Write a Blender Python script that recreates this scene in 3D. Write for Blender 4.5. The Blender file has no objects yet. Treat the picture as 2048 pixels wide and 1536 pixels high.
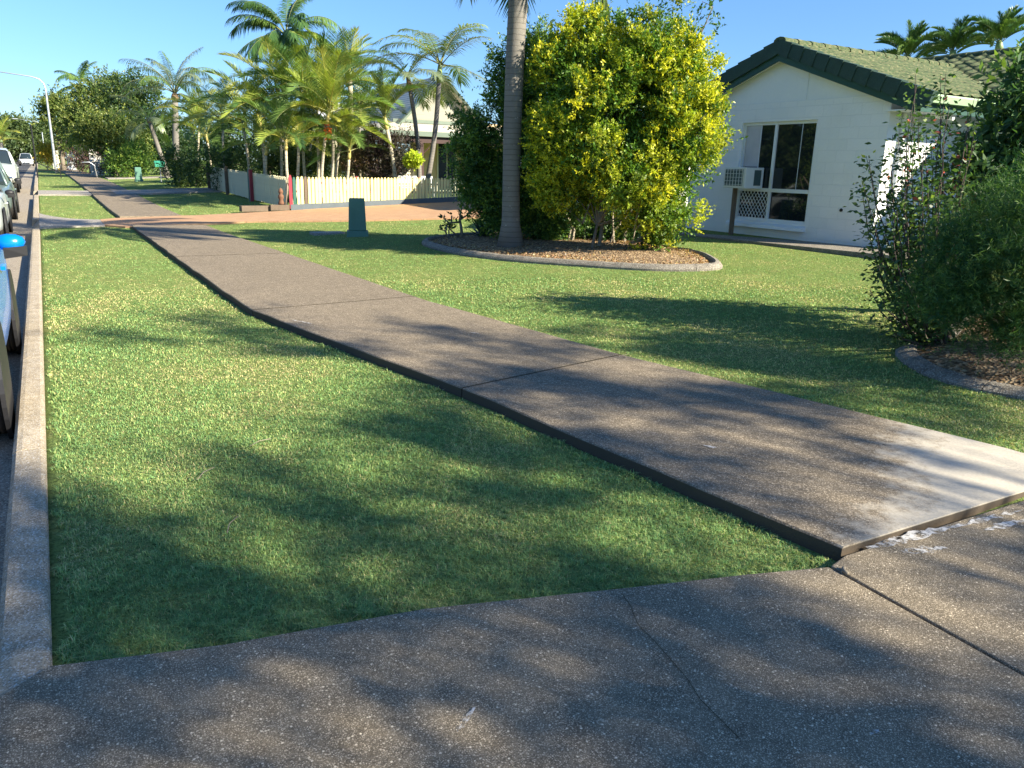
import bpy, math, random
import numpy as np
from mathutils import Vector
R = math.radians
sc = bpy.context.scene
COL = sc.collection
# ------------------------------------------------------------------ camera
H = 1.55
MR = ((0.8605021657574107, 0.11630360030804493, -0.4959934427814466),
      (-0.508831655657078, 0.24403944092462646, -0.8255513899658049),
      (0.025027363586331022, 0.9627659236951536, 0.2691754209494903))
cam = bpy.data.cameras.new("camera"); camo = bpy.data.objects.new("camera", cam); COL.objects.link(camo)
from mathutils import Matrix
camo.matrix_world = Matrix.Translation((0, 0, H)) @ Matrix([list(r) for r in MR]).to_4x4()
cam.sensor_width = 36; cam.lens = 1538 / 2048 * 36; cam.clip_start = .05; cam.clip_end = 3000
sc.camera = camo
# ------------------------------------------------------------------ light
SUN = np.array([.57 * .866, -.822 * .866, .5]); SUN /= np.linalg.norm(SUN)
w = bpy.data.worlds.new("World"); sc.world = w; w.use_nodes = True
nt = w.node_tree; nt.nodes.clear()
sky = nt.nodes.new('ShaderNodeTexSky'); sky.sky_type = 'NISHITA'; sky.sun_disc = False
sky.sun_elevation = R(30); sky.sun_rotation = math.atan2(SUN[0], SUN[1]); sky.altitude = 0; sky.air_density = 1.0; sky.dust_density = .1; sky.ozone_density = 4.0
bg = nt.nodes.new('ShaderNodeBackground'); bg.inputs[1].default_value = .075
wo = nt.nodes.new('ShaderNodeOutputWorld'); tn = nt.nodes.new('ShaderNodeMix'); tn.data_type = 'RGBA'; tn.blend_type = 'MULTIPLY'; tn.inputs[0].default_value = 1; tn.inputs[7].default_value = (.64, .86, 1.14, 1)
tc_ = nt.nodes.new('ShaderNodeTexCoord'); sx_ = nt.nodes.new('ShaderNodeSeparateXYZ'); nt.links.new(tc_.outputs['Generated'], sx_.inputs[0])
rp_ = nt.nodes.new('ShaderNodeValToRGB'); nt.links.new(sx_.outputs[2], rp_.inputs[0]); rp_.color_ramp.elements[0].color = (.46, .60, .80, 1); rp_.color_ramp.elements[1].color = (.66, .85, 1.04, 1); rp_.color_ramp.elements[1].position = .35; nt.links.new(rp_.outputs[0], tn.inputs[7])
nt.links.new(sky.outputs[0], tn.inputs[6]); nt.links.new(tn.outputs[2], bg.inputs[0]); nt.links.new(bg.outputs[0], wo.inputs[0])
sl = bpy.data.lights.new("sun", 'SUN'); sl.energy = 5.0; sl.angle = R(.55); sl.color = (1, .91, .74)
so = bpy.data.objects.new("sun", sl); COL.objects.link(so)
so.rotation_euler = Vector(SUN.tolist()).to_track_quat('Z', 'Y').to_euler()
sc.view_settings.view_transform = 'Standard'; sc.view_settings.look = 'None'; sc.view_settings.gamma = 1
sc.view_settings.exposure = 1.6
sc.cycles.max_bounces = 6; sc.cycles.transparent_max_bounces = 8
# ------------------------------------------------------------------ helpers
MRn = np.array(MR); CAM = np.array([0, 0, H])
def ray(px, py):
    v = MRn @ np.array([(px - 1024) / 1538, -(py - 768) / 1538, -1.]); return v
def zl(y): return np.interp(y, [19, 30, 42, 60, 90, 170], [0, .14, .34, .43, .47, .5])
PCY = [2, 5, 8.5, 11, 22, 200]; PCX = [3.84, 3.38, 2.82, 2.75, 2.55, 2.45]
def pc(y): return np.interp(y, PCY, PCX)
def T(x, y):
    """height of the lawn at x, y"""
    x = np.asarray(x, float); y = np.asarray(y, float)
    u = x - pc(y)
    z = np.interp(u, [-.6, .6], [-.075, -.03]) + .045 * np.clip(u - 1, 0, 9.3)
    z = np.where(x < -.16, np.where(x > -9.6, -.42, -.15), z)
    return z + zl(y)
def G(px, py, dz=0):
    d = ray(px, py); z = 0
    for i in range(60):
        t = (z - H) / d[2] if d[2] < -1e-4 else 400
        t = min(t, 400)
        p = CAM + d * t; z = .6 * z + .4 * (float(T(p[0], p[1])) + dz)
    return p
def AY(px, py, y): d = ray(px, py); return CAM + d * (y / d[1])
def AX(px, py, x): d = ray(px, py); return CAM + d * (x / d[0])
def tag(o, label=None, cat=None, group=None, kind=None):
    if label: o['label'] = label
    if cat: o['category'] = cat
    if group: o['group'] = group
    if kind: o['kind'] = kind
    return o
def empty(name, loc, label, cat, group=None, rz=0):
    o = bpy.data.objects.new(name, None); COL.objects.link(o); o.location = [float(v) for v in loc]; o.rotation_euler.z = rz
    o.empty_display_size = .2
    return tag(o, label, cat, group)
class MB:
    def __init__(s): s.v = []; s.f = []
    def add(s, v, f):
        n = len(s.v); s.v += [tuple(float(c) for c in p) for p in v]; s.f += [tuple(i + n for i in q) for q in f]; return s
    def box(s, a, b, rz=0, c=None):
        x0, y0, z0 = a; x1, y1, z1 = b
        v = [(x0, y0, z0), (x1, y0, z0), (x1, y1, z0), (x0, y1, z0), (x0, y0, z1), (x1, y0, z1), (x1, y1, z1), (x0, y1, z1)]
        if rz:
            c = c or ((x0 + x1) / 2, (y0 + y1) / 2); k, n = math.cos(rz), math.sin(rz)
            v = [(c[0] + (p[0] - c[0]) * k - (p[1] - c[1]) * n, c[1] + (p[0] - c[0]) * n + (p[1] - c[1]) * k, p[2]) for p in v]
        return s.add(v, [(0, 3, 2, 1), (4, 5, 6, 7), (0, 1, 5, 4), (1, 2, 6, 5), (2, 3, 7, 6), (3, 0, 4, 7)])
    def tube(s, pts, r, n=8, cap=True):
        pts = [np.array(p, float) for p in pts]
        if not hasattr(r, '__len__'): r = [r] * len(pts)
        v = []; f = []; ref = np.array([.3, .2, 1.]) 
        for i, p in enumerate(pts):
            t = pts[min(i + 1, len(pts) - 1)] - pts[max(i - 1, 0)]; t = t / (np.linalg.norm(t) + 1e-9)
            rf = ref if abs(t.dot(ref / np.linalg.norm(ref))) < .93 else np.array([1., 0, 0])
            a = np.cross(t, rf); a /= np.linalg.norm(a); b = np.cross(t, a)
            for k in range(n):
                th = 2 * math.pi * k / n; v.append(p + r[i] * (math.cos(th) * a + math.sin(th) * b))
        for i in range(len(pts) - 1):
            for k in range(n):
                f.append((i * n + k, i * n + (k + 1) % n, (i + 1) * n + (k + 1) % n, (i + 1) * n + k))
        if cap: f.append(tuple(range(n - 1, -1, -1))); f.append(tuple((len(pts) - 1) * n + k for k in range(n)))
        return s.add(v, f)
    def lathe(s, prof, c=(0, 0, 0), n=16, axis='z'):
        v = []; f = []
        for (r, z) in prof:
            for k in range(n):
                th = 2 * math.pi * k / n; x, y = r * math.cos(th), r * math.sin(th)
                q = (x, y, z) if axis == 'z' else ((z, x, y) if axis == 'x' else (x, z, y))
                v.append((q[0] + c[0], q[1] + c[1], q[2] + c[2]))
        m = len(prof)
        for i in range(m - 1):
            for k in range(n): f.append((i * n + k, i * n + (k + 1) % n, (i + 1) * n + (k + 1) % n, (i + 1) * n + k))
        if prof[0][0] > 1e-4: f.append(tuple(range(n - 1, -1, -1)))
        if prof[-1][0] > 1e-4: f.append(tuple((m - 1) * n + k for k in range(n)))
        return s.add(v, f)
    def prism(s, poly, z0, z1):
        n = len(poly); g = (lambda p, z: z(p[0], p[1]) if callable(z) else z)
        v = [(p[0], p[1], g(p, z0)) for p in poly] + [(p[0], p[1], g(p, z1)) for p in poly]
        return s.add(v, [tuple(range(n - 1, -1, -1)), tuple(range(n, 2 * n))] + [(i, (i + 1) % n, n + (i + 1) % n, n + i) for i in range(n)])
    def loft(s, secs, close=False, cap=True):
        n = len(secs[0]); v = [p for q in secs for p in q]; f = []
        for i in range(len(secs) - 1):
            for k in range(n if close else n - 1): f.append((i * n + k, i * n + (k + 1) % n, (i + 1) * n + (k + 1) % n, (i + 1) * n + k))
        if cap: f.append(tuple(range(n - 1, -1, -1))); f.append(tuple((len(secs) - 1) * n + k for k in range(n)))
        return s.add(v, f)
    def build(s, name, mat, parent=None, smooth=False, bevel=0, sub=0):
        me = bpy.data.meshes.new(name); me.from_pydata(s.v, [], s.f); me.materials.append(mat)
        if smooth: me.polygons.foreach_set('use_smooth', [True] * len(me.polygons))
        o = bpy.data.objects.new(name, me); COL.objects.link(o)
        if parent: o.parent = parent
        if bevel:
            m = o.modifiers.new('b', 'BEVEL'); m.width = bevel; m.segments = 2; m.limit_method = 'ANGLE'
        if sub:
            m = o.modifiers.new('s', 'SUBSURF'); m.levels = sub; m.render_levels = sub
        return o
def qmesh(name, V, F, mat, parent=None, col=None, smooth=False, link=True):
    """fast mesh: V (n,3), F list of (count-array faces) as arrays of equal width"""
    me = bpy.data.meshes.new(name); V = np.asarray(V, np.float32)
    if not isinstance(F, list): F = [F]
    lens = np.concatenate([np.full(len(a), a.shape[1]) for a in F]); loops = np.concatenate([a.ravel() for a in F]).astype(np.int32)
    me.vertices.add(len(V)); me.vertices.foreach_set('co', V.ravel()); me.loops.add(len(loops)); me.loops.foreach_set('vertex_index', loops)
    me.polygons.add(len(lens)); st = np.concatenate([[0], np.cumsum(lens)[:-1]]).astype(np.int32); me.polygons.foreach_set('loop_start', st)
    me.polygons.foreach_set('loop_total', lens.astype(np.int32))
    if smooth: me.polygons.foreach_set('use_smooth', np.ones(len(lens), bool))
    me.update(calc_edges=True)
    if col is not None:
        a = me.color_attributes.new('Col', 'FLOAT_COLOR', 'POINT'); c = np.ones((len(V), 4), np.float32); c[:, :3] = col; a.data.foreach_set('color', c.ravel())
    me.materials.append(mat)
    if not link: return me
    o = bpy.data.objects.new(name, me); COL.objects.link(o)
    if parent: o.parent = parent
    return o
def inst(me, name, parent=None, loc=(0, 0, 0), rz=0, s=1):
    o = bpy.data.objects.new(name, me); COL.objects.link(o); o.parent = parent; o.location = [float(v) for v in loc]; o.rotation_euler.z = rz; o.scale = (s, s, s); return o
# ------------------------------------------------------------------ materials
class NB:
    def __init__(s, name):
        s.m = bpy.data.materials.new(name); s.m.use_nodes = True; s.t = s.m.node_tree; s.N = s.t.nodes; s.L = s.t.links
        s.b = s.N['Principled BSDF']; s.out = s.N['Material Output']
    def n(s, typ, ins=None, **kw):
        x = s.N.new(typ)
        for k, v in kw.items(): setattr(x, k, v)
        for k, v in (ins or {}).items():
            if hasattr(v, 'links') or isinstance(v, bpy.types.NodeSocket): s.L.new(v, x.inputs[k])
            else: x.inputs[k].default_value = v
        return x
    def pos(s, obj=False):
        if obj: return s.n('ShaderNodeTexCoord').outputs['Object']
        return s.n('ShaderNodeNewGeometry').outputs['Position']
    def noise(s, vec, scale, detail=3, rough=.55): return s.n('ShaderNodeTexNoise', {'Vector': vec, 'Scale': scale, 'Detail': detail, 'Roughness': rough}).outputs['Fac']
    def ramp(s, fac, stops):
        r = s.n('ShaderNodeValToRGB', {'Fac': fac}); e = r.color_ramp.elements
        while len(e) < len(stops): e.new(.5)
        for i, (p, c) in enumerate(stops): e[i].position = p; e[i].color = (*c, 1) if len(c) == 3 else c
        return r.outputs['Color']
    def mix(s, fac, a, b, mode='MIX'):
        x = s.n('ShaderNodeMix', data_type='RGBA', blend_type=mode)
        for k, v in ((0, fac), (6, a), (7, b)):
            if isinstance(v, bpy.types.NodeSocket): s.L.new(v, x.inputs[k])
            else: x.inputs[k].default_value = v if k == 0 else (*v, 1)[:4]
        return x.outputs[2]
    def math(s, op, a, b=0, c=None):
        d = {0: a, 1: b}
        if c is not None: d[2] = c
        return s.n('ShaderNodeMath', d, operation=op).outputs[0]
    def bump(s, h, st=.3, d=.01): return s.n('ShaderNodeBump', {'Height': h, 'Strength': st, 'Distance': d}).outputs[0]
    def fin(s, col=None, rough=.8, bump=None, spec=.3, metal=0):
        for k, v in (('Base Color', col), ('Roughness', rough), ('Metallic', metal), ('Specular IOR Level', spec), ('Normal', bump)):
            if v is None: continue
            if isinstance(v, bpy.types.NodeSocket): s.L.new(v, s.b.inputs[k])
            else: s.b.inputs[k].default_value = (*v, 1) if k == 'Base Color' else v
        return s.m
G3 = (0, 0, 0); W3 = (1, 1, 1)
def pm(name, c, rough=.7, var=.25, scale=3, bs=60, bst=.2, bd=.003, spec=.3, metal=0, obj=True):
    b = NB(name); p = b.pos(obj); n1 = b.noise(p, scale, 4); n2 = b.noise(p, scale * 9, 3)
    lo = tuple(x * (1 - var) for x in c); hi = tuple(min(1, x * (1 + var * .7)) for x in c)
    col = b.mix(n1, lo, hi); col = b.mix(b.ramp(n2, [(.42, G3), (.75, (.5, .5, .5))]), col, lo)
    return b.fin(col, rough, b.bump(b.noise(p, bs, 3), bst, bd), spec, metal)
def mleaf(name, tint=(1, 1, 1), trans=.35, rough=.45, spec=.35):
    b = NB(name); a = b.n('ShaderNodeAttribute', attribute_name='Col').outputs['Color']
    col = b.mix(1.0, a, tint, 'MULTIPLY'); b.fin(col, rough, None, spec)
    tc = b.mix(1.0, col, (1.25, 1.35, .55), 'MULTIPLY')
    tr = b.n('ShaderNodeBsdfTranslucent', {'Color': tc}); mx = b.n('ShaderNodeMixShader', {0: trans, 1: b.b.outputs[0], 2: tr.outputs[0]})
    b.L.new(mx.outputs[0], b.out.inputs[0]); return b.m
M = {}
M['leaf'] = mleaf('leaf'); M['grass'] = mleaf('grass_blades', trans=.22, rough=.6, spec=.15); M['palmleaf'] = mleaf('palm_leaf', trans=.28, rough=.38, spec=.5)
b = NB('lawn_soil'); p = b.pos(); n1 = b.noise(p, .7, 4); n2 = b.noise(p, 38, 5, .7); n3 = b.noise(p, 4, 4)
c = b.mix(n1, (.15, .215, .055), (.20, .26, .075)); c = b.mix(b.ramp(n3, [(.5, G3), (.75, (.7, .7, .7))]), c, (.30, .27, .10)); c = b.mix(b.ramp(n2, [(.35, (.85, .85, .85)), (.55, G3)]), c, (.05, .08, .02))
M['lawn'] = b.fin(c, .95, b.bump(n2, .8, .03), .1)
b = NB('soil'); p = b.pos(); n1 = b.noise(p, 30, 4); M['soil'] = b.fin(b.mix(n1, (.035, .03, .02), (.10, .08, .05)), .95, b.bump(n1, .8, .02), .1)
# concrete of the footpath: brown grime with a washed pale end
def concrete(name, dark, light, agg=.5, washed=False, scale=90):
    b = NB(name); p = b.pos(); n1 = b.noise(p, 1.3, 5, .65); n2 = b.noise(p, 9, 4, .7); n3 = b.noise(p, 60, 3)
    vo = b.n('ShaderNodeTexVoronoi', {'Vector': p, 'Scale': scale}); vc = b.n('ShaderNodeTexVoronoi', {'Vector': p, 'Scale': scale * .37})
    peb = b.ramp(vo.outputs['Distance'], [(.18, W3), (.42, G3)]); peb2 = b.ramp(vc.outputs['Distance'], [(.12, W3), (.25, G3)])
    sel = b.ramp(b.n('ShaderNodeSeparateColor', {0: vo.outputs['Color']}).outputs[0], [(.35, G3), (.8, W3)])
    sel2 = b.ramp(b.n('ShaderNodeSeparateColor', {0: vc.outputs['Color']}).outputs[1], [(.68, G3), (.75, W3)])
    col = b.mix(n1, dark, light); col = b.mix(b.ramp(n2, [(.35, (.6, .6, .6)), (.62, G3)]), col, tuple(x * .7 for x in dark))
    pc_ = tuple(min(.7, x * 2.0 + .08) for x in light)
    k = b.math('MULTIPLY', peb, sel); k = b.math('MULTIPLY', k, agg); col = b.mix(k, col, pc_)
    k2 = b.math('MULTIPLY', peb2, sel2); k2 = b.math('MULTIPLY', k2, agg * 1.1); col = b.mix(k2, col, tuple(min(.8, x * 1.3) for x in pc_))
    fine = b.n('ShaderNodeTexVoronoi', {'Vector': p, 'Scale': scale * 2.3}); fg = b.n('ShaderNodeSeparateColor', {0: fine.outputs['Color']}).outputs[0]
    col = b.mix(1.0, col, b.ramp(fg, [(0, (.52,) * 3), (.6, (1, 1, 1)), (1, (1.0, 1.0, 1.0))]), 'MULTIPLY'); col = b.mix(b.math('MULTIPLY', b.ramp(fg, [(.78, G3), (.98, W3)]), .55), col, pc_)
    if washed:
        s_ = b.n('ShaderNodeSeparateXYZ', {0: p}); q = b.math('ADD', b.math('MULTIPLY', s_.outputs[0], -.55), s_.outputs[1])
        q = b.math('ADD', q, b.math('MULTIPLY', n2, 1.1)); q = b.math('ADD', q, b.math('MULTIPLY', n1, .7))
        msk = b.ramp(b.math('SUBTRACT', q, .58), [(.30, W3), (.62, G3)])
        col = b.mix(msk, col, b.mix(b.math('MULTIPLY', n3, n2), (.36, .32, .25), (.74, .67, .55)))
    if washed: col = b.mix(b.ramp(b.math('ADD', b.math('MULTIPLY', s_.outputs[2], 10), .5), [(.40, W3), (.46, G3)]), col, (.085, .065, .045))
    h = b.math('ADD', b.math('MULTIPLY', peb, .5), n3)
    return b.fin(col, .85, b.bump(h, .35, .004), .25)
M['path'] = concrete('path_concrete', (.15, .12, .083), (.275, .222, .152), .35, True, 80)
M['drive'] = concrete('aggregate_concrete', (.16, .128, .085), (.275, .222, .148), 1.0, False, 150)
M['kerb'] = concrete('kerb_concrete', (.33, .265, .175), (.52, .425, .29), .3, False, 90)
M['gutterc'] = concrete('gutter_concrete', (.26, .21, .155), (.36, .30, .23), .3, False, 70)
M['pale'] = concrete('pale_concrete', (.27, .24, .20), (.38, .34, .29), .3, False, 60)
M['edging'] = concrete('edging_concrete', (.14, .12, .095), (.33, .29, .23), .25, False, 80)
M['asphalt'] = concrete('asphalt', (.05, .048, .045), (.085, .08, .075), .6, False, 60)
b = NB('brick_paving'); p = b.pos(); br = b.n('ShaderNodeTexBrick', {'Vector': p, 'Scale': 1, 'Color1': (.38, .20, .10, 1), 'Color2': (.50, .30, .16, 1), 'Mortar': (.22, .14, .09, 1), 'Mortar Size': .006, 'Brick Width': .23, 'Row Height': .115})
c = b.mix(b.noise(p, 2.5, 4), br.outputs['Color'], (.38, .24, .14)); M['brick'] = b.fin(c, .85, b.bump(br.outputs['Fac'], -.5, .004))
b = NB('mulch'); p = b.pos(); v = b.n('ShaderNodeTexVoronoi', {'Vector': p, 'Scale': 38}); c = b.ramp(b.n('ShaderNodeSeparateColor', {0: v.outputs['Color']}).outputs[0], [(0, (.08, .055, .035)), (.5, (.24, .16, .09)), (1, (.48, .36, .22))])
M['mulch'] = b.fin(c, .95, b.bump(v.outputs['Distance'], .9, .02), .1)
# painted blockwork
b = NB('white_painted_block'); p = b.pos(); s_ = b.n('ShaderNodeSeparateXYZ', {0: p}); cx = b.n('ShaderNodeCombineXYZ', {0: b.math('ADD', s_.outputs[0], s_.outputs[1]), 1: b.math('ADD', s_.outputs[2], -.02)})
br = b.n('ShaderNodeTexBrick', {'Vector': cx.outputs[0], 'Scale': 1, 'Mortar Size': .006, 'Mortar Smooth': .6, 'Brick Width': .4, 'Row Height': .2, 'Color1': (.74, .75, .74, 1), 'Color2': (.78, .78, .77, 1), 'Mortar': (.72, .73, .73, 1)}, offset=.5)
n2 = b.noise(p, 22, 4, .6); h = b.math('ADD', b.math('MULTIPLY', br.outputs['Fac'], -.45), b.math('MULTIPLY', n2, 1.0)); n1 = b.noise(p, 1.5, 4)
c = b.mix(b.ramp(n1, [(.5, G3), (.8, (.5, .5, .5))]), br.outputs['Color'], (.66, .66, .63))
zz = b.ramp(b.math('ADD', s_.outputs[2], b.math('MULTIPLY', n1, .5)), [(.42, (.55, .55, .55)), (.75, G3)]); c = b.mix(zz, c, (.60, .56, .50))
M['block'] = b.fin(c, .65, b.bump(h, .7, .008))
M['white'] = pm('white_paint', (.76, .77, .75), .5, .06, 1.5, 20, .05); M['cream'] = pm('cream_frame_paint', (.70, .66, .50), .5, .1)
M['frame'] = pm('white_window_frame', (.72, .74, .74), .35, .05, 3); M['green'] = pm('dark_green_paint', (.022, .075, .06), .55, .25, 2)
M['tilecap'] = pm('weathered_green_tile', (.035, .072, .058), .75, .5, 5, 50, .4, .005); M['gutter'] = pm('pale_green_gutter', (.30, .42, .25), .5, .12, 2)
b = NB('mossy_roof_tile'); p = b.pos(); n1 = b.noise(p, 1.2, 4); n2 = b.noise(p, 14, 5, .7)
c = b.mix(n1, (.105, .12, .06), (.155, .15, .08)); c = b.mix(b.ramp(n2, [(.42, W3), (.6, G3)]), c, (.055, .085, .04)); c = b.mix(b.ramp(n2, [(.60, G3), (.72, (.7, .7, .7))]), c, (.36, .32, .20)); M['tile'] = b.fin(c, .9, b.bump(n2, .5, .01), .15)
M['timber'] = pm('weathered_timber', (.16, .12, .085), .85, .4, 8, 50, .5, .004); M['yellow'] = pm('pale_yellow_paint', (.80, .70, .30), .55, .14, 3, 40, .15)
M['redpost'] = pm('red_paint', (.28, .035, .05), .5, .2); M['greenpost'] = pm('green_post_paint', (.03, .12, .085), .5, .2); M['baseboard'] = pm('blue_grey_board', (.115, .135, .15), .7, .3, 4)
M['boxgreen'] = pm('green_plastic', (.10, .22, .165), .5, .2, 3, 30, .1); M['steel'] = pm('galvanised_steel', (.50, .52, .54), .35, .12, 6, 40, .05, .002, .5, .5)
M['blackm'] = pm('black_metal', (.015, .016, .018), .45, .2); M['bark'] = pm('brown_bark', (.20, .165, .12), .9, .45, 6, 35, .8, .015)
M['barkpale'] = pm('pale_bark', (.27, .23, .17), .85, .35, 8, 40, .5, .008); M['barkdark'] = pm('dark_bark', (.06, .048, .036), .9, .4, 6, 35, .8, .015)
def ringbark(name, c1, c2, sc_, ringst=.6):
    b = NB(name); p = b.pos(True); s_ = b.n('ShaderNodeSeparateXYZ', {0: p}); wv = b.n('ShaderNodeTexWave', {'Vector': p, 'Scale': sc_, 'Distortion': 1.2, 'Detail': 2, 'Detail Scale': 2}, bands_direction='Z', wave_profile='SAW')
    n1 = b.noise(p, 4, 4); n2 = b.noise(p, 45, 3); lic = b.ramp(b.noise(p, 12, 3, .7), [(.66, G3), (.72, W3)])
    c = b.mix(n1, c1, c2); c = b.mix(b.ramp(wv.outputs['Color'], [(.0, (ringst,) * 3), (.22, G3)]), c, tuple(x * .5 for x in c1)); c = b.mix(lic, c, tuple(min(.7, x * 1.6) for x in c2)); h = b.math('ADD', b.math('MULTIPLY', wv.outputs['Fac'], .8), b.math('MULTIPLY', n2, .4))
    return b.fin(c, .8, b.bump(h, .5, .012), .2)
M['palmtrunk'] = ringbark('grey_ringed_palm_bark', (.13, .12, .105), (.25, .23, .20), 3.6, .75); M['canetrunk'] = ringbark('pale_cane_bark', (.34, .30, .21), (.52, .47, .36), 2.6, .8)
M['shaft'] = pm('green_crownshaft', (.22, .30, .12), .45, .25, 3); M['shafty'] = pm('yellow_crownshaft', (.50, .42, .14), .45, .25, 3); M['deadfrond'] = pm('dead_brown_sheath', (.28, .19, .11), .9, .3, 8)
M['orange'] = pm('orange_fruit', (.60, .16, .03), .6, .3, 20)
b = NB('window_glass'); b.fin((.012, .016, .018), .03, None, .5); M['glass'] = b.m
b = NB('tinted_car_glass'); b.fin((.02, .03, .035), .04, None, .6); M['carglass'] = b.m
def paint(name, c, rough=.22, metal=0):
    b = NB(name); p = b.pos(True); b.fin(b.mix(b.noise(p, 3), tuple(x * .93 for x in c), c), rough, None, .5, metal); b.b.inputs['Coat Weight'].default_value = .35; b.b.inputs['Coat Roughness'].default_value = .05; return b.m
M['bluepaint'] = paint('bright_blue_paint', (.0, .16, .62)); M['silverpaint'] = paint('silver_paint', (.55, .60, .58), .3, .3); M['greypaint'] = paint('grey_green_paint', (.20, .27, .25), .3, .4)
M['utepaint'] = paint('pale_silver_paint', (.60, .65, .60), .3, .2); M['whitepaint'] = paint('white_car_paint', (.8, .8, .8))
M['rubber'] = pm('tyre_rubber', (.035, .033, .03), .85, .25, 20, 60, .3); M['plastic'] = pm('black_plastic', (.02, .02, .022), .5, .2); M['chrome'] = pm('chrome', (.75, .75, .75), .12, .05, 3, 30, .02, .001, .5, 1)
b = NB('headlamp_lens'); b.fin((.75, .78, .78), .08, None, .6); M['lens'] = b.m
b = NB('faded_curtain'); p = b.pos(); c = b.mix(b.noise(p, 6, 4), (.36, .33, .33), (.55, .52, .52)); M['curtain'] = b.fin(c, .25, None, .5)
b = NB('corrugated_roof'); p = b.pos(True); s_ = b.n('ShaderNodeSeparateXYZ', {0: p}); wv = b.math('SINE', b.math('MULTIPLY', s_.outputs[0], 60)); M['corr'] = b.fin(b.mix(b.noise(p, 1), (.50, .46, .36), (.60, .56, .45)), .5, b.bump(wv, .5, .02), .4)
b = NB('weatherboard'); p = b.pos(True); s_ = b.n('ShaderNodeSeparateXYZ', {0: p}); wv = b.math('FRACT', b.math('MULTIPLY', s_.outputs[2], 5.5)); M['boards'] = b.fin(b.mix(b.noise(p, 1), (.27, .265, .21), (.32, .31, .25)), .6, b.bump(wv, .8, .03), .3)  # board tone darkened to stand in for shade on the gable
M['beige'] = pm('beige_wall', (.55, .42, .24), .8, .1, 2); M['maroon'] = pm('maroon_trim', (.055, .028, .024), .6, .2); M['roofgreen'] = pm('grey_green_trim', (.14, .18, .14), .6, .2)
M['colorbond'] = pm('white_metal_roof', (.74, .75, .76), .4, .05, 1); M['shed'] = pm('pale_fence_panel', (.55, .52, .46), .7, .15, 2); M['mailgreen'] = pm('mailbox_green', (.04, .26, .17), .5, .15)
M['acwhite'] = pm('air_conditioner_white', (.66, .68, .66), .4, .08, 4); M['acgrill'] = pm('air_conditioner_grille', (.06, .10, .10), .5, .2); M['clay'] = pm('brown_clay', (.17, .085, .05), .8, .4, 9)
# ------------------------------------------------------------------ setting: ground, road, kerb, path, driveways
xs = np.concatenate([[-400, -120, -40, -20, -9.75, -9.6], [-9.4, -3, -.45, -.2, -.155, -.1], np.arange(.1, 16, .3), [17, 20, 26, 36, 60, 120, 400]])
ys = np.concatenate([[-200, -60, -30, -15, -8], np.arange(-5, 60, .5), np.arange(60, 180, 6), [200, 300, 500, 900]])
XX, YY = np.meshgrid(xs, ys, indexing='ij'); ZZ = T(XX, YY); n_, m_ = XX.shape
idx = np.arange(n_ * m_).reshape(n_, m_); F = np.stack([idx[:-1, :-1], idx[1:, :-1], idx[1:, 1:], idx[:-1, 1:]], -1).reshape(-1, 4)
def in_poly(x, y, P):
    x = np.asarray(x); ins = np.zeros(x.shape, bool); n = len(P)
    for i in range(n):
        x1, y1 = P[i][:2]; x2, y2 = P[(i + 1) % n][:2]
        if y1 == y2: continue
        c = ((y1 > y) != (y2 > y)) & (x < (x2 - x1) * (y - y1) / (y2 - y1) + x1); ins ^= c
    return ins
DRIVE = [(-.3, -2.5), (-.3, 2.46), (-.16, 2.58), (.35, 2.43), (1.04, 2.31), (2.64, 1.81), (4.19, 1.78), (4.9, 1.72), (14, 1.1), (14, -2.5)]
DL = (2.64, 1.81); 
# the lawn sheet is sunk under the near driveway
ZZ = np.where(in_poly(XX, YY, [(-.3, -3), (-.3, 2.3), (1.0, 2.0), (2.6, 1.5), (14, .9), (14, -3)]), ZZ - .15, ZZ)
gr = qmesh('ground', np.stack([XX, YY, ZZ], -1).reshape(-1, 3), F, M['lawn']); tag(gr, kind='structure')
def strip(name, mat, x0, x1, z, y0=-60, y1=600, dz=0, thick=0):
    yy = [y for y in ys if y0 < y < y1]; yy = [y0] + yy + [y1]; mb = MB(); v = []
    for y in yy: v += [(x0, y, z + float(zl(y))), (x1, y, z + dz + float(zl(y)))]
    mb.add(v, [(2 * i, 2 * i + 1, 2 * i + 3, 2 * i + 2) for i in range(len(yy) - 1)])
    return tag(mb.build(name, mat), kind='structure')
strip('road', M['asphalt'], -8.9, -1.05, -.205, dz=-.02)
strip('gutter', M['gutterc'], -1.05, -.33, -.222, dz=-.0)
strip('opposite_gutter', M['gutterc'], -9.4, -8.9, -.22, dz=.012)
# kerb in cast lengths
def kerb(name, y0, y1, xin=-.155, xout=-.31, zt=-.045, zb=-.225):
    mb = MB(); seg = []; rr = random.Random(int(y0 * 10)); y = y0
    while y < y1:
        L = 2.4 if y < 26 else 12; e = min(y + L - .012, y1); yy = np.linspace(y, e, max(2, int((e - y) / .4) + 1)); secs = []
        for q in yy:
            j = rr.uniform(-.002, .002); zz = float(zl(q))
            secs.append([(xout - .035, q, zb + zz), (xout - .01 + j, q, zt - .03 + zz), (xout + .012, q, zt - .006 + zz + j), (xout + .04, q, zt + zz), (xin - .025, q, zt + zz + j), (xin - .006, q, zt - .008 + zz), (xin, q, zt - .03 + zz), (xin, q, zb + zz)])
        mb.loft(secs); y += L
    return tag(mb.build(name, M['kerb']), kind='structure')
kerb('kerb', 2.50, 20.9); kerb('kerb', 23.4, 34.6); kerb('kerb', 37.4, 170); kerb('opposite_kerb', -30, 170, -9.62, -9.42)
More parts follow.
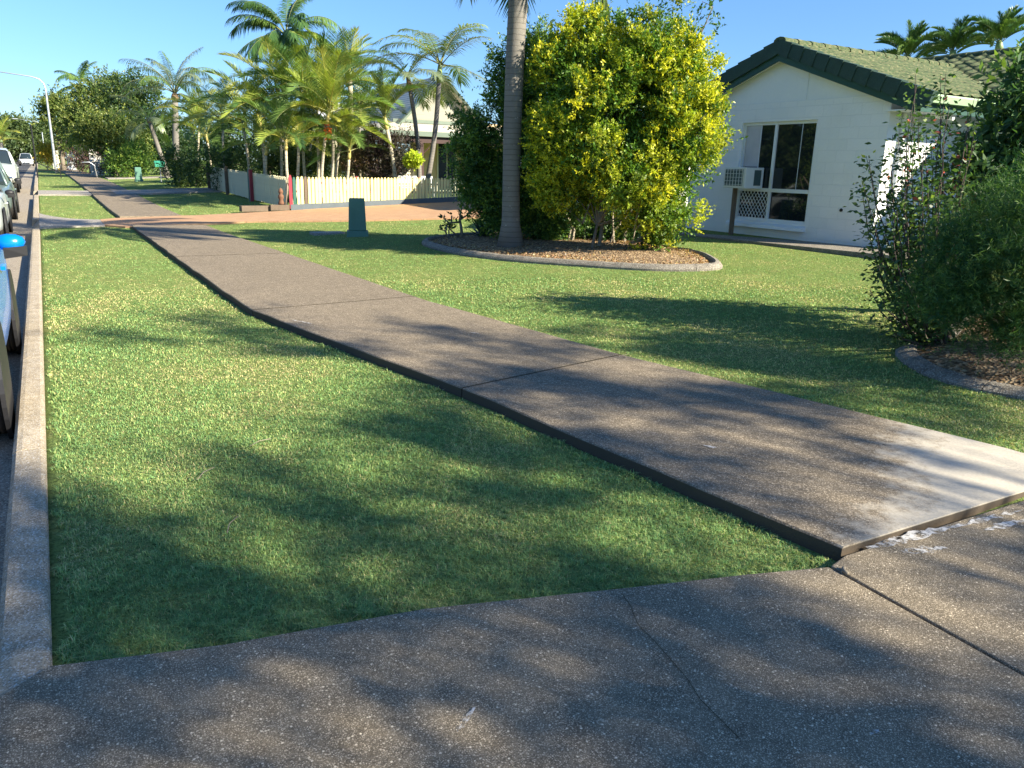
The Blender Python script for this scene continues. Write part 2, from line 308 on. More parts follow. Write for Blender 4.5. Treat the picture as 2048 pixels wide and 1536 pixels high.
# footpath slabs
def pl(y): return np.interp(y, [1.84, 4.81, 6.6, 8.66, 12, 21.5, 26, 40, 200], [2.82, 2.47, 2.16, 1.80, 1.78, 1.75, 1.66, 1.6, 1.5])
def pr(y): return np.interp(y, [2.13, 5.2, 8.39, 11.3, 21.3, 26.7, 40, 200], [4.86, 4.22, 3.84, 3.72, 3.36, 3.22, 3.15, 3.05])
mb = MB(); rr = random.Random(4)
joints = [(1.86, 1.80, 4.812, 5.162), (4.828, 5.178, 8.55, 8.75), (8.566, 8.766, 14, 14.0), (14.016, 14.016, 20.85, 20.6)] + [(23.6 + 6 * k, 23.6 + 6 * k, 29.588 + 6 * k, 29.588 + 6 * k) for k in range(20)]
for (a0, a1, b0, b1) in joints:
    n = max(3, int((b0 - a0) / .35)); secs = []
    for i in range(n + 1):
        t = i / n; yl = a0 + (b0 - a0) * t; yr = a1 + (b1 - a1) * t; j = rr.uniform(-.012, .012) if 0 < i < n else 0
        z1 = float(zl(yl)) + .0; 
        xl = float(pl(yl)) + j; xr = float(pr(yr)) + (.35 if yr < 1.9 else 0) * 0 - j * .5
        secs.append([(xl, yl, z1 - .14), (xl, yl, z1 - .008), (xl + .01, yl, z1), (xr - .01, yr, z1), (xr, yr, z1 - .008), (xr, yr, z1 - .14)])
    mb.loft(secs)
# the near end widens to the frame's edge
tag(mb.build('footpath', M['path']), kind='structure')
mb = MB()
for (a0, a1) in ((4.82, 5.17), (8.558, 8.758), (14.008, 14.008)): mb.add([(float(pl(a0)) + .005, a0 - .009, .002), (float(pr(a1)) - .005, a1 - .009, .002), (float(pr(a1)) - .005, a1 + .009, .002), (float(pl(a0)) + .005, a0 + .009, .002)], [(0, 1, 2, 3)])
tag(mb.build('path_joint', M['soil']), kind='structure')
# near driveway in two pieces with a diagonal joint
jd = np.array([2.59 + .0, 1.0]) - np.array(DL); jd = G(2048, 1360)[:2] - G(1650, 1136)[:2]; jd /= np.linalg.norm(jd); jn = np.array([-jd[1], jd[0]]) * .007
A = np.array([2.66, 1.80]); B = A + jd * 6
dz = -.022
left_poly = [(-.34, -4), (-.34, 2.44), (-.22, 2.53), (-.16, 2.575), (.1, 2.5), (.35, 2.43), (.7, 2.37), (1.04, 2.31), (1.8, 2.07), (2.3, 1.92), tuple(A - jn * np.sign(jn[0])), tuple(B - jn * np.sign(jn[0])), (B[0] - .5, -4.2)]
right_poly = [tuple(A + jn * np.sign(jn[0])), (2.80, 1.86 - .03), (3.5, 1.80), (4.6, 1.76), (9, 1.70), (14, 1.5), (14, -4), tuple(B + jn * np.sign(jn[0]))]
mb = MB(); mb.prism(left_poly[::-1], -.2, dz); mb.build('driveway', M['drive'], bevel=.006); tag(bpy.data.objects['driveway'], kind='structure')
mb = MB(); mb.prism(right_poly[::-1], -.2, dz + .002); tag(mb.build('driveway_slab', M['drive'], bevel=.006), kind='structure')
# white scrapes and marks on the concrete (thin sheets of paint residue)
b = NB('white_residue'); p = b.pos(); n1 = b.noise(p, 26, 5, .7); b.fin((.55, .53, .49), .9); tb_ = b.n('ShaderNodeBsdfTransparent'); mx = b.n('ShaderNodeMixShader', {0: b.ramp(n1, [(.40, G3), (.60, W3)]), 1: tb_.outputs[0], 2: b.b.outputs[0]}); b.L.new(mx.outputs[0], b.out.inputs[0]); M['chalk'] = b.m
def blot(mb, pts, z):
    mb.add([(p[0], p[1], z) for p in pts], [tuple(range(len(pts)))])
def streak(px0, py0, px1, py1, w0, z, seed, jag=.35):
    rr = random.Random(seed); a = G(px0, py0, 0)[:2]; c = G(px1, py1, 0)[:2]; d = c - a; L = np.linalg.norm(d); d /= L; nn = np.array([-d[1], d[0]]); up = []; dn = []
    n = 14
    for i in range(n + 1):
        t = i / n; wv = w0 * (math.sin(math.pi * min(1, max(0.03, t))) ** .5) * (1 + rr.uniform(-jag, jag)); p = a + d * L * t + nn * rr.uniform(-.1, .1) * w0
        up.append(p + nn * wv / 2); dn.append(p - nn * wv / 2)
    return up + dn[::-1]
def atz(px, py, z):
    d = ray(px, py); return (CAM + d * ((z - H) / d[2]))[:2]
mb = MB()
for k, (a0, b0, a1, b1, w_) in enumerate([(1730, 1120, 1900, 1072, .055), (1890, 1076, 2045, 1030, .035), (1800, 1128, 1890, 1118, .05), (1965, 1078, 2048, 1052, .04)]):
    blot(mb, streak(a0, b0, a1, b1, w_, 0, k, .6), dz + .006)
blot(mb, streak(914, 1498, 950, 1446, .016, 0, 9, .3), dz + .006)
blot(mb, streak(1735, 1502, 1752, 1492, .012, 0, 11, .5), dz + .006)
tag(mb.build('paint_mark', M['chalk']), kind='structure')
mb = MB()
for k, (a0, b0, a1, b1, w_) in enumerate([(1405, 914, 1440, 922, .025), (942, 674, 958, 676, .03), (1600, 655, 1630, 660, .02), (586, 655, 625, 663, .03)]):
    blot(mb, streak(a0, b0, a1, b1, w_, 0, k + 30, .4), .005)
tag(mb.build('path_mark', M['chalk']), kind='structure')
# hairline crack in the driveway
mb = MB(); cp = [(1245, 1190), (1262, 1215), (1275, 1250), (1310, 1285), (1345, 1325), (1375, 1360), (1400, 1400), (1440, 1440), (1480, 1480)]; v = []
for q in cp:
    p = atz(q[0], q[1], dz); v += [(p[0] - .0016, p[1], dz + .004), (p[0] + .0016, p[1] + .001, dz + .004)]
mb.add(v, [(2 * i, 2 * i + 1, 2 * i + 3, 2 * i + 2) for i in range(len(cp) - 1)]); tag(mb.build('pavement_crack', M['soil']), kind='structure')
# brick driveway crossing
def sheet(name, poly, mat, dz, n=40, skirt=.12, kind='structure'):
    """thin slab that follows the lawn; poly given as left and right edge lists of equal length"""
    mb = MB(); L_, R_ = poly; v = []; k = 12
    secs = []
    for a, c in zip(L_, R_):
        row = [(a[0], a[1], float(T(max(a[0], -.1), a[1])) + dz - skirt)]
        for j in range(k + 1):
            t = j / k; x = a[0] + (c[0] - a[0]) * t; y = a[1] + (c[1] - a[1]) * t; row.append((x, y, float(T(max(x, -.1), y)) + dz))
        row.append((c[0], c[1], float(T(max(c[0], -.1), c[1])) + dz - skirt)); secs.append(row)
    mb.loft(secs); return tag(mb.build(name, mat), kind=kind)
xb = np.arange(1.2, 16.1, .4)
BL = lambda x: np.interp(x, [1.2, 1.6, 4.5, 6.7, 9.5, 16], [21.4, 20.9, 20.95, 19.7, 18.6, 17.4]); BU = lambda x: np.interp(x, [1.2, 1.6, 3.3, 6.3, 7, 16], [23.1, 23.5, 23.6, 23.6, 23.8, 23.8])
sheet('brick_driveway', ([(x, float(BL(x))) for x in xb], [(x, float(BU(x))) for x in xb]), M['brick'], .04)
xa = np.arange(-.16, 1.25, .17); AL = lambda x: np.interp(x, [-.2, .3, 1.3], [20.9, 21.2, 21.35]); AU = lambda x: np.interp(x, [-.2, .1, .6, 1.3], [25.6, 24.4, 23.4, 23.05])
sheet('driveway_apron', ([(x, float(AL(x))) for x in xa], [(x, float(AU(x))) for x in xa]), M['pale'], .035)
mb = MB(); mb.add([(-.34, 20.92, -.21), (-.34, 23.38, -.17), (-.155, 23.38, -.035 + .05), (-.155, 20.92, -.045)], [(0, 3, 2, 1)]); tag(mb.build('kerb_ramp', M['kerb']), kind='structure')
xd = np.arange(-.16, 9, .5); sheet('far_driveway', ([(x, 34.6) for x in xd], [(x, 37.4) for x in xd]), M['pale'], .055)
xd = np.arange(3.4, 12, .5); sheet('side_path', ([(x, 52.5) for x in xd], [(x, 55) for x in xd]), M['pale'], .05)
# ------------------------------------------------------------------ garden beds
def catmull(P, n=10):
    P = [np.array(p, float) for p in P]; out = []; m = len(P)
    for i in range(m):
        a, b_, c, d = P[(i - 1) % m], P[i], P[(i + 1) % m], P[(i + 2) % m]
        for k in range(n):
            t = k / n; out.append(.5 * ((2 * b_) + (-a + c) * t + (2 * a - 5 * b_ + 4 * c - d) * t * t + (-a + 3 * b_ - 3 * c + d) * t ** 3))
    return out
BED1 = catmull([G(850, 487)[:2], G(905, 506)[:2], G(1010, 521)[:2], G(1150, 532)[:2], G(1300, 541)[:2], G(1405, 541)[:2], G(1436, 534)[:2], G(1400, 513)[:2], (9.4, 10.4), (9.3, 12.2), (8.5, 14.0), (7.4, 14.7)])
BED2 = catmull([G(1812, 706)[:2], G(1850, 742)[:2], G(1935, 772)[:2], G(2060, 796)[:2], (6.5, 1.6), (7.2, .6), (9.4, 1.0), (10.2, 3.0), (9.8, 4.3), (8.7, 4.6), G(1885, 684)[:2]])
def bed(P, label_edge, seed, w_=.13, h_=.085):
    rr = random.Random(seed); n = len(P); c = sum(P) / n; secs = []; mbs = MB(); cnt = 0
    for i in range(n + 1):
        p = P[i % n]; t = P[(i + 1) % n] - P[(i - 1) % n]; t /= np.linalg.norm(t); nn = np.array([t[1], -t[0]]); z = float(T(p[0], p[1]));
        if (p - c).dot(nn) < 0: nn = -nn
        j = rr.uniform(-.004, .004); q = lambda o, hh: (p[0] + nn[0] * o, p[1] + nn[1] * o, z + hh)
        secs.append([q(w_ * .5, -.06), q(w_ * .5, h_ * .35), q(w_ * .38, h_ * .62), q(w_ * .12, h_ + j), q(-w_ * .32, h_ + .012 + j), q(-w_ * .5, h_ * .8), q(-w_ * .5, -.06)])
        cnt += 1
        if cnt >= 13 or i == n:
            mbs.loft(secs); cnt = 1; last = secs[-1]; secs = [[(v[0] + t[0] * .008, v[1] + t[1] * .008, v[2]) for v in last]]
    o = mbs.build('garden_edging', M['edging']); tag(o, label_edge, 'garden edging')
    mb = MB(); Pi = [p + (c - p) / np.linalg.norm(c - p) * .05 for p in P]
    rings = []
    for s, hh in ((1, .03), (.85, .07), (.6, .10), (.3, .11)):
        rings.append([(c[0] + (p[0] - c[0]) * s, c[1] + (p[1] - c[1]) * s, float(T(c[0] + (p[0] - c[0]) * s, c[1] + (p[1] - c[1]) * s)) + hh) for p in Pi])
    v = [q for r_ in rings for q in r_]; f = [(i * n + k, i * n + (k + 1) % n, (i + 1) * n + (k + 1) % n, (i + 1) * n + k) for i in range(3) for k in range(n)] + [tuple(3 * n + k for k in range(n))]
    mb.add(v, f); tag(mb.build('mulch_bed', M['mulch']), kind='structure')
    return c
cb1 = bed(BED1, 'curved pale concrete edging round the garden bed under the golden bush', 1); cb2 = bed(BED2, 'dark curved concrete edging round the shaded bed at the right frame edge', 2, .17, .055)
rng = np.random.default_rng(7)
def unit(a): return a / (np.linalg.norm(a, axis=-1, keepdims=True) + 1e-9)
def leafmesh(name, P, D, S, C, mat, parent=None, wid=.42, kind=None):
    n = len(P); D = unit(D); r = rng.normal(size=(n, 3)); side = unit(np.cross(D, r)); nrm = np.cross(side, D); S = S[:, None]
    V = np.stack([P, P + D * S * .45 + side * S * wid * .5, P + D * S + nrm * S * -.12, P + D * S * .45 - side * S * wid * .5], 1).reshape(-1, 3)
    F = np.arange(4 * n).reshape(n, 4); return qmesh(name, V, F, mat, parent, np.repeat(C, 4, 0))
# litter on the beds
def litter(P, c, n, label, name='leaf_litter', size=(.02, .055)):
    pts = []; Pa = np.array(P); lo = Pa.min(0); hi = Pa.max(0)
    q = rng.uniform(lo, hi, (n * 2, 2)); q = q[in_poly(q[:, 0], q[:, 1], c + (Pa - c) * .94)][:n]; z = T(q[:, 0], q[:, 1]) + .06 + rng.uniform(0, .03, len(q))
    z -= .02; rr_ = np.linalg.norm((q - c), axis=1) / 3; z += .05 * np.clip(1 - rr_, 0, 1)
    D = rng.normal(size=(len(q), 3)) * [1, 1, .35]; C = np.array([[.52, .36, .20], [.28, .17, .09], [.62, .48, .29], [.13, .08, .05], [.40, .20, .10]])[rng.integers(0, 5, len(q))] * rng.uniform(.7, 1.2, (len(q), 1)) * (1 if n > 5000 else .4)  # the sparser bed's shade is put into its leaf colours
    o = leafmesh(name, np.column_stack([q, z]), D, rng.uniform(*size, len(q)), C, M['leaf'], None, .4); tag(o, label, 'leaf litter', kind='stuff')
litter(BED1, cb1, 14000, 'dry brown leaf litter on the bed under the golden bush'); litter(BED2, cb2, 3500, 'fallen leaves in the bed at right with its shade put into their colour')
# ------------------------------------------------------------------ grass
APR = lambda x: np.where(x < 1.2, AL(x), BL(x)); APU = lambda x: np.where(x < 1.2, AU(x), BU(x))
SLAB = [(11.25, 7.2), (11.25, 14.2), (13, 14.2), (13, 7.2)]
def isgrass(x, y):
    g = (x > -.115 + .02 * np.sin(y * 9) + .015 * np.sin(y * 41)) & ~((x > pl(y) - .03) & (x < pr(y) + .015) & (y > 1.8))
    g &= ~in_poly(x, y, [(-1, -5), (-1, 2.6), (-.16, 2.6), (.35, 2.45), (1.04, 2.33), (2.3, 1.94), (2.7, 1.83), (4.2, 1.79), (4.85, 1.82), (9, 1.74), (14, 1.55), (14, -5)])
    g &= ~((y > APR(x) - .02) & (y < APU(x) + .02)); g &= ~((y > 34.55) & (y < 37.45) & (x < 8.6)); g &= ~((y > 52.45) & (y < 55.05))
    for P_ in (BED1, BED2, SLAB): g &= ~in_poly(x, y, P_)
    g &= ~((x > 12.3) & (y > 7)) & ~((x > 6.3) & (y > 23.7) & (y < 37.5))
    return g
def dryness(x, y):
    v = np.sin(x * 1.7 + 1.3 * np.sin(y * .9)) * np.sin(y * 1.3 + 1.7 * np.sin(x * 1.1 + 2)) + .5 * np.sin(x * 4.1 + y * 2.3) * np.sin(y * 3.7 - x * 1.9 + 1) + .35 * np.sin(11 * x + 3 * np.sin(5 * y)) * np.sin(9 * y + 2)
    return np.clip(v * .55 + .33, 0, 1)
def grass(x0, x1, y0, y1, dens, lo, hi, hgt, wid, seg2, edge=False):
    n = int((x1 - x0) * (y1 - y0) * dens); out = []
    x = rng.uniform(x0, x1, n); y = rng.uniform(y0, y1, n)
    d = np.hypot(x, y); k = (d >= lo) & (d < hi) & isgrass(x, y); ang = np.degrees(np.arctan2(x, y)); k &= (ang > -12) & (ang < 76)
    dm = max(lo, 2.4); k &= rng.uniform(0, 1, n) < (dm / np.maximum(d, 2.4)) ** 2; wid = .00082 * np.maximum(d[k], 2.6); x, y = x[k], y[k]; n = len(x)
    if not n: return None
    dr = dryness(x, y); cs_ = .03 * max(1, lo / 5); hx = np.floor((x + .012 * np.sin(y * 57)) / cs_); hy = np.floor((y + .012 * np.sin(x * 61)) / cs_); hsh = np.abs(np.sin(hx * 12.9898 + hy * 78.233) * 43758.5453) % 1; hb_ = np.abs(np.sin(np.floor(hx / 4) * 39.3 + np.floor(hy / 4) * 11.1) * 24634.6) % 1
    tuft = .55 + .6 * hsh + .25 * hb_
    z = T(x, y) - .004; h = hgt * rng.uniform(.55, 1.15, n) * tuft * (1 - .25 * dr)
    # taller shaggy fringe along the driveway
    fr = (y < 2.75 - .36 * x * 0.9) & (x < 2.9); eg = (np.abs(x - pl(y)) < .07) | (np.abs(x - pr(y)) < .06) | (x < -.03); h = np.where(fr | eg, h * (1.25 + .4 * np.sin(x * 31 + y * 13)), h)
    az = rng.uniform(0, 2 * np.pi, n) + .8 * np.sin(x * 3 + y * 2); lean = rng.uniform(.25, 1.35, n)
    dx, dy = np.cos(az), np.sin(az); b0 = np.stack([x, y, z], 1); sd = np.stack([-dy, dx, np.zeros(n)], 1) * (wid * rng.uniform(.6, 1.2, n))[:, None] * .5
    d1 = np.stack([dx * lean * .35, dy * lean * .35, np.ones(n)], 1) * h[:, None]; d2 = d1 * .5 + np.stack([dx * lean, dy * lean, .35 - .25 * lean], 1) * h[:, None] * .7
    base = np.array([.24, .355, .105]); yel = np.array([.39, .44, .16]); tan = np.array([.60, .50, .25]); bl = np.array([.15, .30, .12])
    r1 = rng.uniform(0, 1, (n, 1)); C = base * (1 - r1) + bl * r1; m = rng.uniform(0, 1, n) < .22 + .5 * dr; C[m] = yel; m = rng.uniform(0, 1, n) < .02 + .55 * dr ** 2; C[m] = tan
    C *= rng.uniform(.75, 1.15, (n, 1)) * (.72 + .45 * hsh + .12 * hb_)[:, None]
    if seg2:
        V = np.stack([b0 - sd, b0 + sd, b0 + d1 * .55 + sd * .85, b0 + d1 * .55 - sd * .85, b0 + d2], 1).reshape(-1, 3); i = np.arange(n)[:, None] * 5
        return V, [i + [0, 1, 2, 3], i + [3, 2, 4]], np.repeat(C, 5, 0)
    V = np.stack([b0 - sd, b0 + sd, b0 + d2], 1).reshape(-1, 3); i = np.arange(n)[:, None] * 3
    return V, [i + [0, 1, 2]], np.repeat(C, 3, 0)
AQ = 370000
parts = []
for (x0, x1, y0, y1, lo, hi) in ((-.2, 4.2, 1.6, 3.4, 0, 3.2), (-.2, 4.8, 1.6, 4.5, 3.2, 4.2), (-.2, 6.2, 1.0, 6, 4.2, 5.8), (-.2, 9, 1, 8.3, 5.8, 8), (-.2, 12, 1, 12, 8, 11), (-.2, 13, 2, 16, 11, 15), (-.2, 13, 6, 22, 15, 21), (-.2, 13, 12, 31, 21, 30), (-.2, 13, 24, 62, 30, 60)):
    parts.append(grass(x0, x1, y0, y1, AQ / max(lo, 2.4) ** 2, lo, hi, .026, 0, lo < 10))
vo = 0; Vs, F4, F3, Cs = [], [], [], []
for q in parts:
    V, FF, C = q; Vs.append(V); Cs.append(C)
    for a in FF: (F4 if a.shape[1] == 4 else F3).append(a + vo)
    vo += len(V)
lg = qmesh('lawn_grass', np.concatenate(Vs), [np.concatenate(F4), np.concatenate(F3)], M['grass'], None, np.concatenate(Cs)); tag(lg, 'short mown green grass with dry straw patches on the verge and lawn', 'grass', kind='stuff')
print('grass verts', vo)
# ------------------------------------------------------------------ foliage generators
def crown(name, parent, blobs, nclump, shoots, leaves, lsize, pal, tip, mat='leaf', clump_r=.35, shootL=.22, inner=.55, wid=.42, origin=(0, 0, 0), upb=.35, low=-9, droop=0, outer=None):
    """blobs: list of (x, y, z, rx, ry, rz); pal: base colours; tip: colour of the young shoot ends"""
    bl = np.array(blobs, float); a = (bl[:, 3] * bl[:, 4] * bl[:, 5]) ** (2 / 3); k = rng.choice(len(bl), nclump, p=a / a.sum()); n_ = unit(rng.normal(size=(nclump, 3)))
    rf = rng.uniform(inner ** 2, 1.04, (nclump, 1)) ** .5; c = bl[k, :3] + n_ * bl[k, 3:] * rf; nr = unit(n_ / bl[k, 3:])
    keep = c[:, 2] > low; c, nr, n_ = c[keep], nr[keep], n_[keep]; m = len(c)
    cs = clump_r * rng.uniform(.6, 1.3, m); i = np.repeat(np.arange(m), shoots)
    sp = c[i] + rng.normal(size=(len(i), 3)) * cs[i][:, None] * .55; sd = unit(nr[i] * .8 + rng.normal(size=(len(i), 3)) * .6 + [0, 0, upb]); sl_ = shootL * rng.uniform(.5, 1.4, len(i))
    j = np.repeat(np.arange(len(i)), leaves); t = np.tile(np.linspace(.1, 1, leaves), len(i)); P = sp[j] + sd[j] * (sl_[j] * t)[:, None]
    D = unit(sd[j] * .6 + rng.normal(size=(len(j), 3)) * .75 + [0, 0, -droop]); S = lsize * rng.uniform(.6, 1.25, len(j))
    pal = np.array(pal); C = pal[rng.integers(0, len(pal), m)][i][j] * rng.uniform(.75, 1.25, (len(j), 1))
    tp = rng.uniform(0, 1, m)[i][j]; amt = np.clip((t - .35) * 1.6, 0, 1) * (tp > .35) * np.clip(tp + .1, 0, 1); tcol = np.array(tip) * rng.uniform(.85, 1.15, (len(j), 1))
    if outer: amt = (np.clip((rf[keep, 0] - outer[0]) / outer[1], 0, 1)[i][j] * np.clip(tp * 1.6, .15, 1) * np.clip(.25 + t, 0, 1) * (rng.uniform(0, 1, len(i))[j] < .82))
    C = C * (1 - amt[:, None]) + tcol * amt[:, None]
    return leafmesh(name, P - np.array(origin), D, S, C, M[mat], parent, wid), c
def limbs(parent, base, targets, r0, mat, split=.45, name='trunk', n=7, wob=.12, sub=0):
    mb = MB(); rr = random.Random(len(targets) + int(r0 * 1000)); base = np.array(base, float); ctr = np.mean(targets, 0); fork = base + (ctr - base) * split; fork[:2] = base[:2] * .6 + fork[:2] * .4
    mb.tube([base, base + (fork - base) * .4 + [rr.uniform(-wob, wob) * .3, 0, 0], fork], [r0 * 1.25, r0, r0 * .8], n)
    for t in targets:
        t = np.array(t, float); mid = fork + (t - fork) * .5 + np.array([rr.uniform(-wob, wob), rr.uniform(-wob, wob), rr.uniform(0, wob * 1.5)])
        mb.tube([fork - (fork - base) * .08, mid, t], [r0 * .55, r0 * .3, r0 * .08], max(4, n - 2), False)
    return mb.build(name, M[mat], parent, True)
def tree(name, label, base, blobs, nclump, shoots, leaves, lsize, pal, tip, group=None, r0=.15, cat='tree', bark='bark', nl=9, split=.35, **kw):
    o = empty(name, base, label, cat, group); bz = np.array(base, float)
    cr, cl = crown('crown', o, blobs, nclump, shoots, leaves, lsize, pal, tip, origin=bz, **kw)
    tg = cl[rng.choice(len(cl), min(nl, len(cl)), replace=False)] - bz; tg = [t * [.85, .85, .93] for t in tg]
    limbs(o, (0, 0, -.05), tg, r0, bark, split); return o
# palms ---------------------------------------------------
def frond_mesh(name, L, n, ll, a0, droop, vee, lw, sag, cols, mat='palmleaf', seed=0, fold=1.0, start=.2, twist=.0, tipang=28, baseang=70):
    rr = np.random.default_rng(seed); m = 24; s = np.linspace(0, 1, m + 1); ang = R(a0) - R(droop) * s ** 1.35; dx = np.cos(ang) * L / m; dzv = np.sin(ang) * L / m
    X_ = np.concatenate([[0], np.cumsum(dx)[:-1]]); Z_ = np.concatenate([[0], np.cumsum(dzv)[:-1]]); side_bow = twist * s ** 2 * L
    cen = np.stack([X_, side_bow, Z_], 1); V = []; F4 = []; F3 = []; C = []
    rad = np.interp(s, [0, .15, 1], [.03, .016, .004]) * L / 2.2
    stem = np.array(cols[2]) if len(cols) > 2 else np.array(cols[0])
    for i in range(m + 1):
        tx, tz = math.cos(ang[i]), math.sin(ang[i])
        for (u, q) in ((1, 0), (0, 1), (-1, 0), (0, -1)): V.append(cen[i] + rad[i] * (np.array([0, 1, 0]) * u + np.array([-tz, 0, tx]) * q)); C.append(stem)
    for i in range(m):
        for k in range(4): F4.append((i * 4 + k, i * 4 + (k + 1) % 4, i * 4 + 4 + (k + 1) % 4, i * 4 + 4 + k))
    for j in range(n):
        s_ = start + (1 - start) * (j + .5) / n; p = np.array([np.interp(s_, s, cen[:, q]) for q in range(3)]); a = float(np.interp(s_, s, ang)); t = np.array([math.cos(a), 0, math.sin(a)]); nn = np.array([-math.sin(a), 0, math.cos(a)])
        al = R(np.interp(s_, [start, 1], [baseang, tipang])); l = ll * (math.sin(math.pi * min(1, .18 + .72 * (s_ - start) / (1 - start))) ** .75)
        for sg in (-1, 1):
            if rr.random() < .03: continue
            v = R(vee) * rr.uniform(.7, 1.3); lt = l * rr.uniform(.85, 1.12); al2 = al + rr.uniform(-.08, .08)
            d = t * math.cos(al2) + (np.array([0, sg, 0]) * math.cos(v) + nn * math.sin(v)) * math.sin(al2); d /= np.linalg.norm(d)
            wd = np.cross(d, nn * math.cos(v) - np.array([0, sg, 0]) * math.sin(v)); wd /= np.linalg.norm(wd) + 1e-9; wd = wd * lw
            g = np.array([0, 0, -1.]) * lt * sag * rr.uniform(.6, 1.4); p1 = p + d * lt * .5 + g * .22; p2 = p + d * lt + g; k = len(V)
            V += [p + wd * .25, p - wd * .25, p1 + wd * .5, p1 - wd * .5, p2]; f_ = rr.uniform(0, 1); c_ = (np.array(cols[0]) * (1 - f_) + np.array(cols[1]) * f_) * rr.uniform(.8, 1.2)
            C += [c_] * 5; F4.append((k, k + 1, k + 3, k + 2)); F3.append((k + 2, k + 3, k + 4))
    return qmesh(name, np.array(V), [np.array(F4), np.array(F3)], M[mat], None, np.array(C), link=False)
ELEV = (80, 62, 42, 20, -8, -35)
def pool(L, n, ll, vee, lw, sag, colsets, dr=75, seed=0, **kw):
    P_ = {}
    for e in ELEV:
        P_[e] = [frond_mesh('frond', L * (1 if e < 70 else .9), n, ll, e, dr * (.75 if e > 70 else 1) * (.7 + .15 * (q % 3)) if e > 0 else dr * .45, vee, lw, sag, colsets[q % len(colsets)], seed=seed + q * 10 + e + 100, twist=(-.12, .1, .03)[q % 3], **kw) for q in range(3)]
    return P_
DG = ((.05, .12, .03), (.09, .17, .045), (.16, .20, .07)); MG = ((.11, .20, .045), (.18, .27, .065), (.28, .30, .10)); YG = ((.20, .28, .05), (.32, .37, .07), (.40, .36, .08)); YL = ((.30, .33, .06), (.45, .44, .09), (.52, .46, .10)); GG = ((.12, .17, .10), (.20, .24, .13), (.26, .27, .15))
POOL = {'king': pool(2.5, 58, .62, -12, .034, .38, [DG, MG, GG], 88, 1), 'queen': pool(3.4, 78, .62, 8, .026, .75, [GG, MG, GG], 105, 40), 'cane': pool(1.9, 54, .50, 32, .021, .14, [MG, YG, DG], 70, 80), 'goldcane': pool(1.9, 54, .50, 30, .021, .14, [YG, YL, MG], 75, 120), 'arch': pool(2.2, 46, .62, 14, .032, .42, [GG, MG, YG], 78, 240), 'foxtail': pool(2.0, 110, .55, 60, .028, .3, [DG, MG, DG], 70, 160, baseang=80), 'dense': pool(2.9, 70, .68, -6, .04, .55, [DG, MG, DG], 95, 200)}
def palm(name, label, base, top, r0, r1, kind, nf, scale=1, group=None, shaft=.5, bow=(0, 0), elev=None, trunkmat='palmtrunk', flare=1.5, shaftmat='shaft', seed=0, cat='palm', fr_rng=None, fruit=False, az0=None, ntr=None, seg=12):
    rr = random.Random(seed * 7 + 3); base = np.array(base, float); top = np.array(top, float); o = empty(name, base, label, cat, group); h = top - base; n = max(6, int(h[2] / .5)); pts = []; rad = []
    for i in range(n + 1):
        t = i / n; bw = math.sin(math.pi * t); pts.append((h[0] * t + bow[0] * bw, h[1] * t + bow[1] * bw, h[2] * t - (.06 if i == 0 else 0))); rad.append((r0 + (r1 - r0) * t ** .6) * (1 + (flare - 1) * math.exp(-t * h[2] / .22)))
    MB().tube(pts, rad, seg).build('trunk', M[trunkmat], o, True)
    if shaft:
        d = np.array(pts[-1]) - np.array(pts[-2]); d /= np.linalg.norm(d); e = np.array(pts[-1]); MB().tube([e - d * .02, e + d * shaft * .25, e + d * shaft * .8, e + d * shaft * 1.05], [r1 * 1.05, r1 * 1.35, r1 * 1.0, r1 * .45], 10).build('crownshaft', M[shaftmat], o, True); ap = e + d * shaft
    else: ap = np.array(pts[-1])
    ev = elev or ELEV
    for k in range(nf):
        e = ev[k % len(ev)]; az = (az0 or 0) + k * 2.4 + rr.uniform(-.3, .3); me = POOL[kind][e][rr.randrange(3)]; inst(me, 'frond', o, ap - np.array([0, 0, .06 * (k % 4)]), az, scale * rr.uniform(.88, 1.1))
    if fruit:
        mb = MB()
        for k in range(60): a = rr.uniform(0, 6.28); q = rr.uniform(.1, .42); mb.lathe([(.0, -.03), (.028, 0), (0, .03)], (ap[0] - .12 + math.cos(a) * .13 * q * 2, ap[1] - .15 + math.sin(a) * .13, ap[2] - shaft - .05 - rr.uniform(0, .45)), 5)
        mb.build('fruit_cluster', M['orange'], o)
    return o
def pd(px, py, dist):
    """point seen at px, py at a horizontal distance"""
    d = ray(px, py); return CAM + d * dist / math.hypot(d[0], d[1])
# ------------------------------------------------------------------ white house
XW, Y0, Y1, ZB, ZE = 12.46, 8.58, 13.27, .38, 2.93; YA = (Y0 + Y1) / 2 + .05; SL = .354
house = empty('house', (XW, Y0, ZB), 'low white painted block house with green tiled gable roof', 'house')
def hb(mb, name, mat, **kw):
    mb.v = [(x - XW, y - Y0, z - ZB) for x, y, z in mb.v]; return mb.build(name, M[mat], house, **kw)
wy0, wy1, wz0, wz1 = 10.03, 11.86, .66, 2.57
mb = MB(); t_ = .18; zg = .0
mb.box((XW, Y0, zg), (XW + t_, wy0, ZE)).box((XW, wy1, zg), (XW + t_, Y1, ZE)).box((XW, wy0, zg), (XW + t_, wy1, wz0)).box((XW, wy0, wz1), (XW + t_, wy1, ZE))
hb(mb, 'wall', 'block')
mb = MB(); mb.box((XW + t_, Y0, zg), (XW + 11, Y0 + t_, ZE - .0)); hb(mb, 'wall', 'block')
mb = MB(); mb.box((XW + t_, Y1 - t_, zg), (XW + 14, Y1, ZE - .0)); hb(mb, 'wall', 'block')
mb = MB(); za = ZE + (YA - Y0) * SL
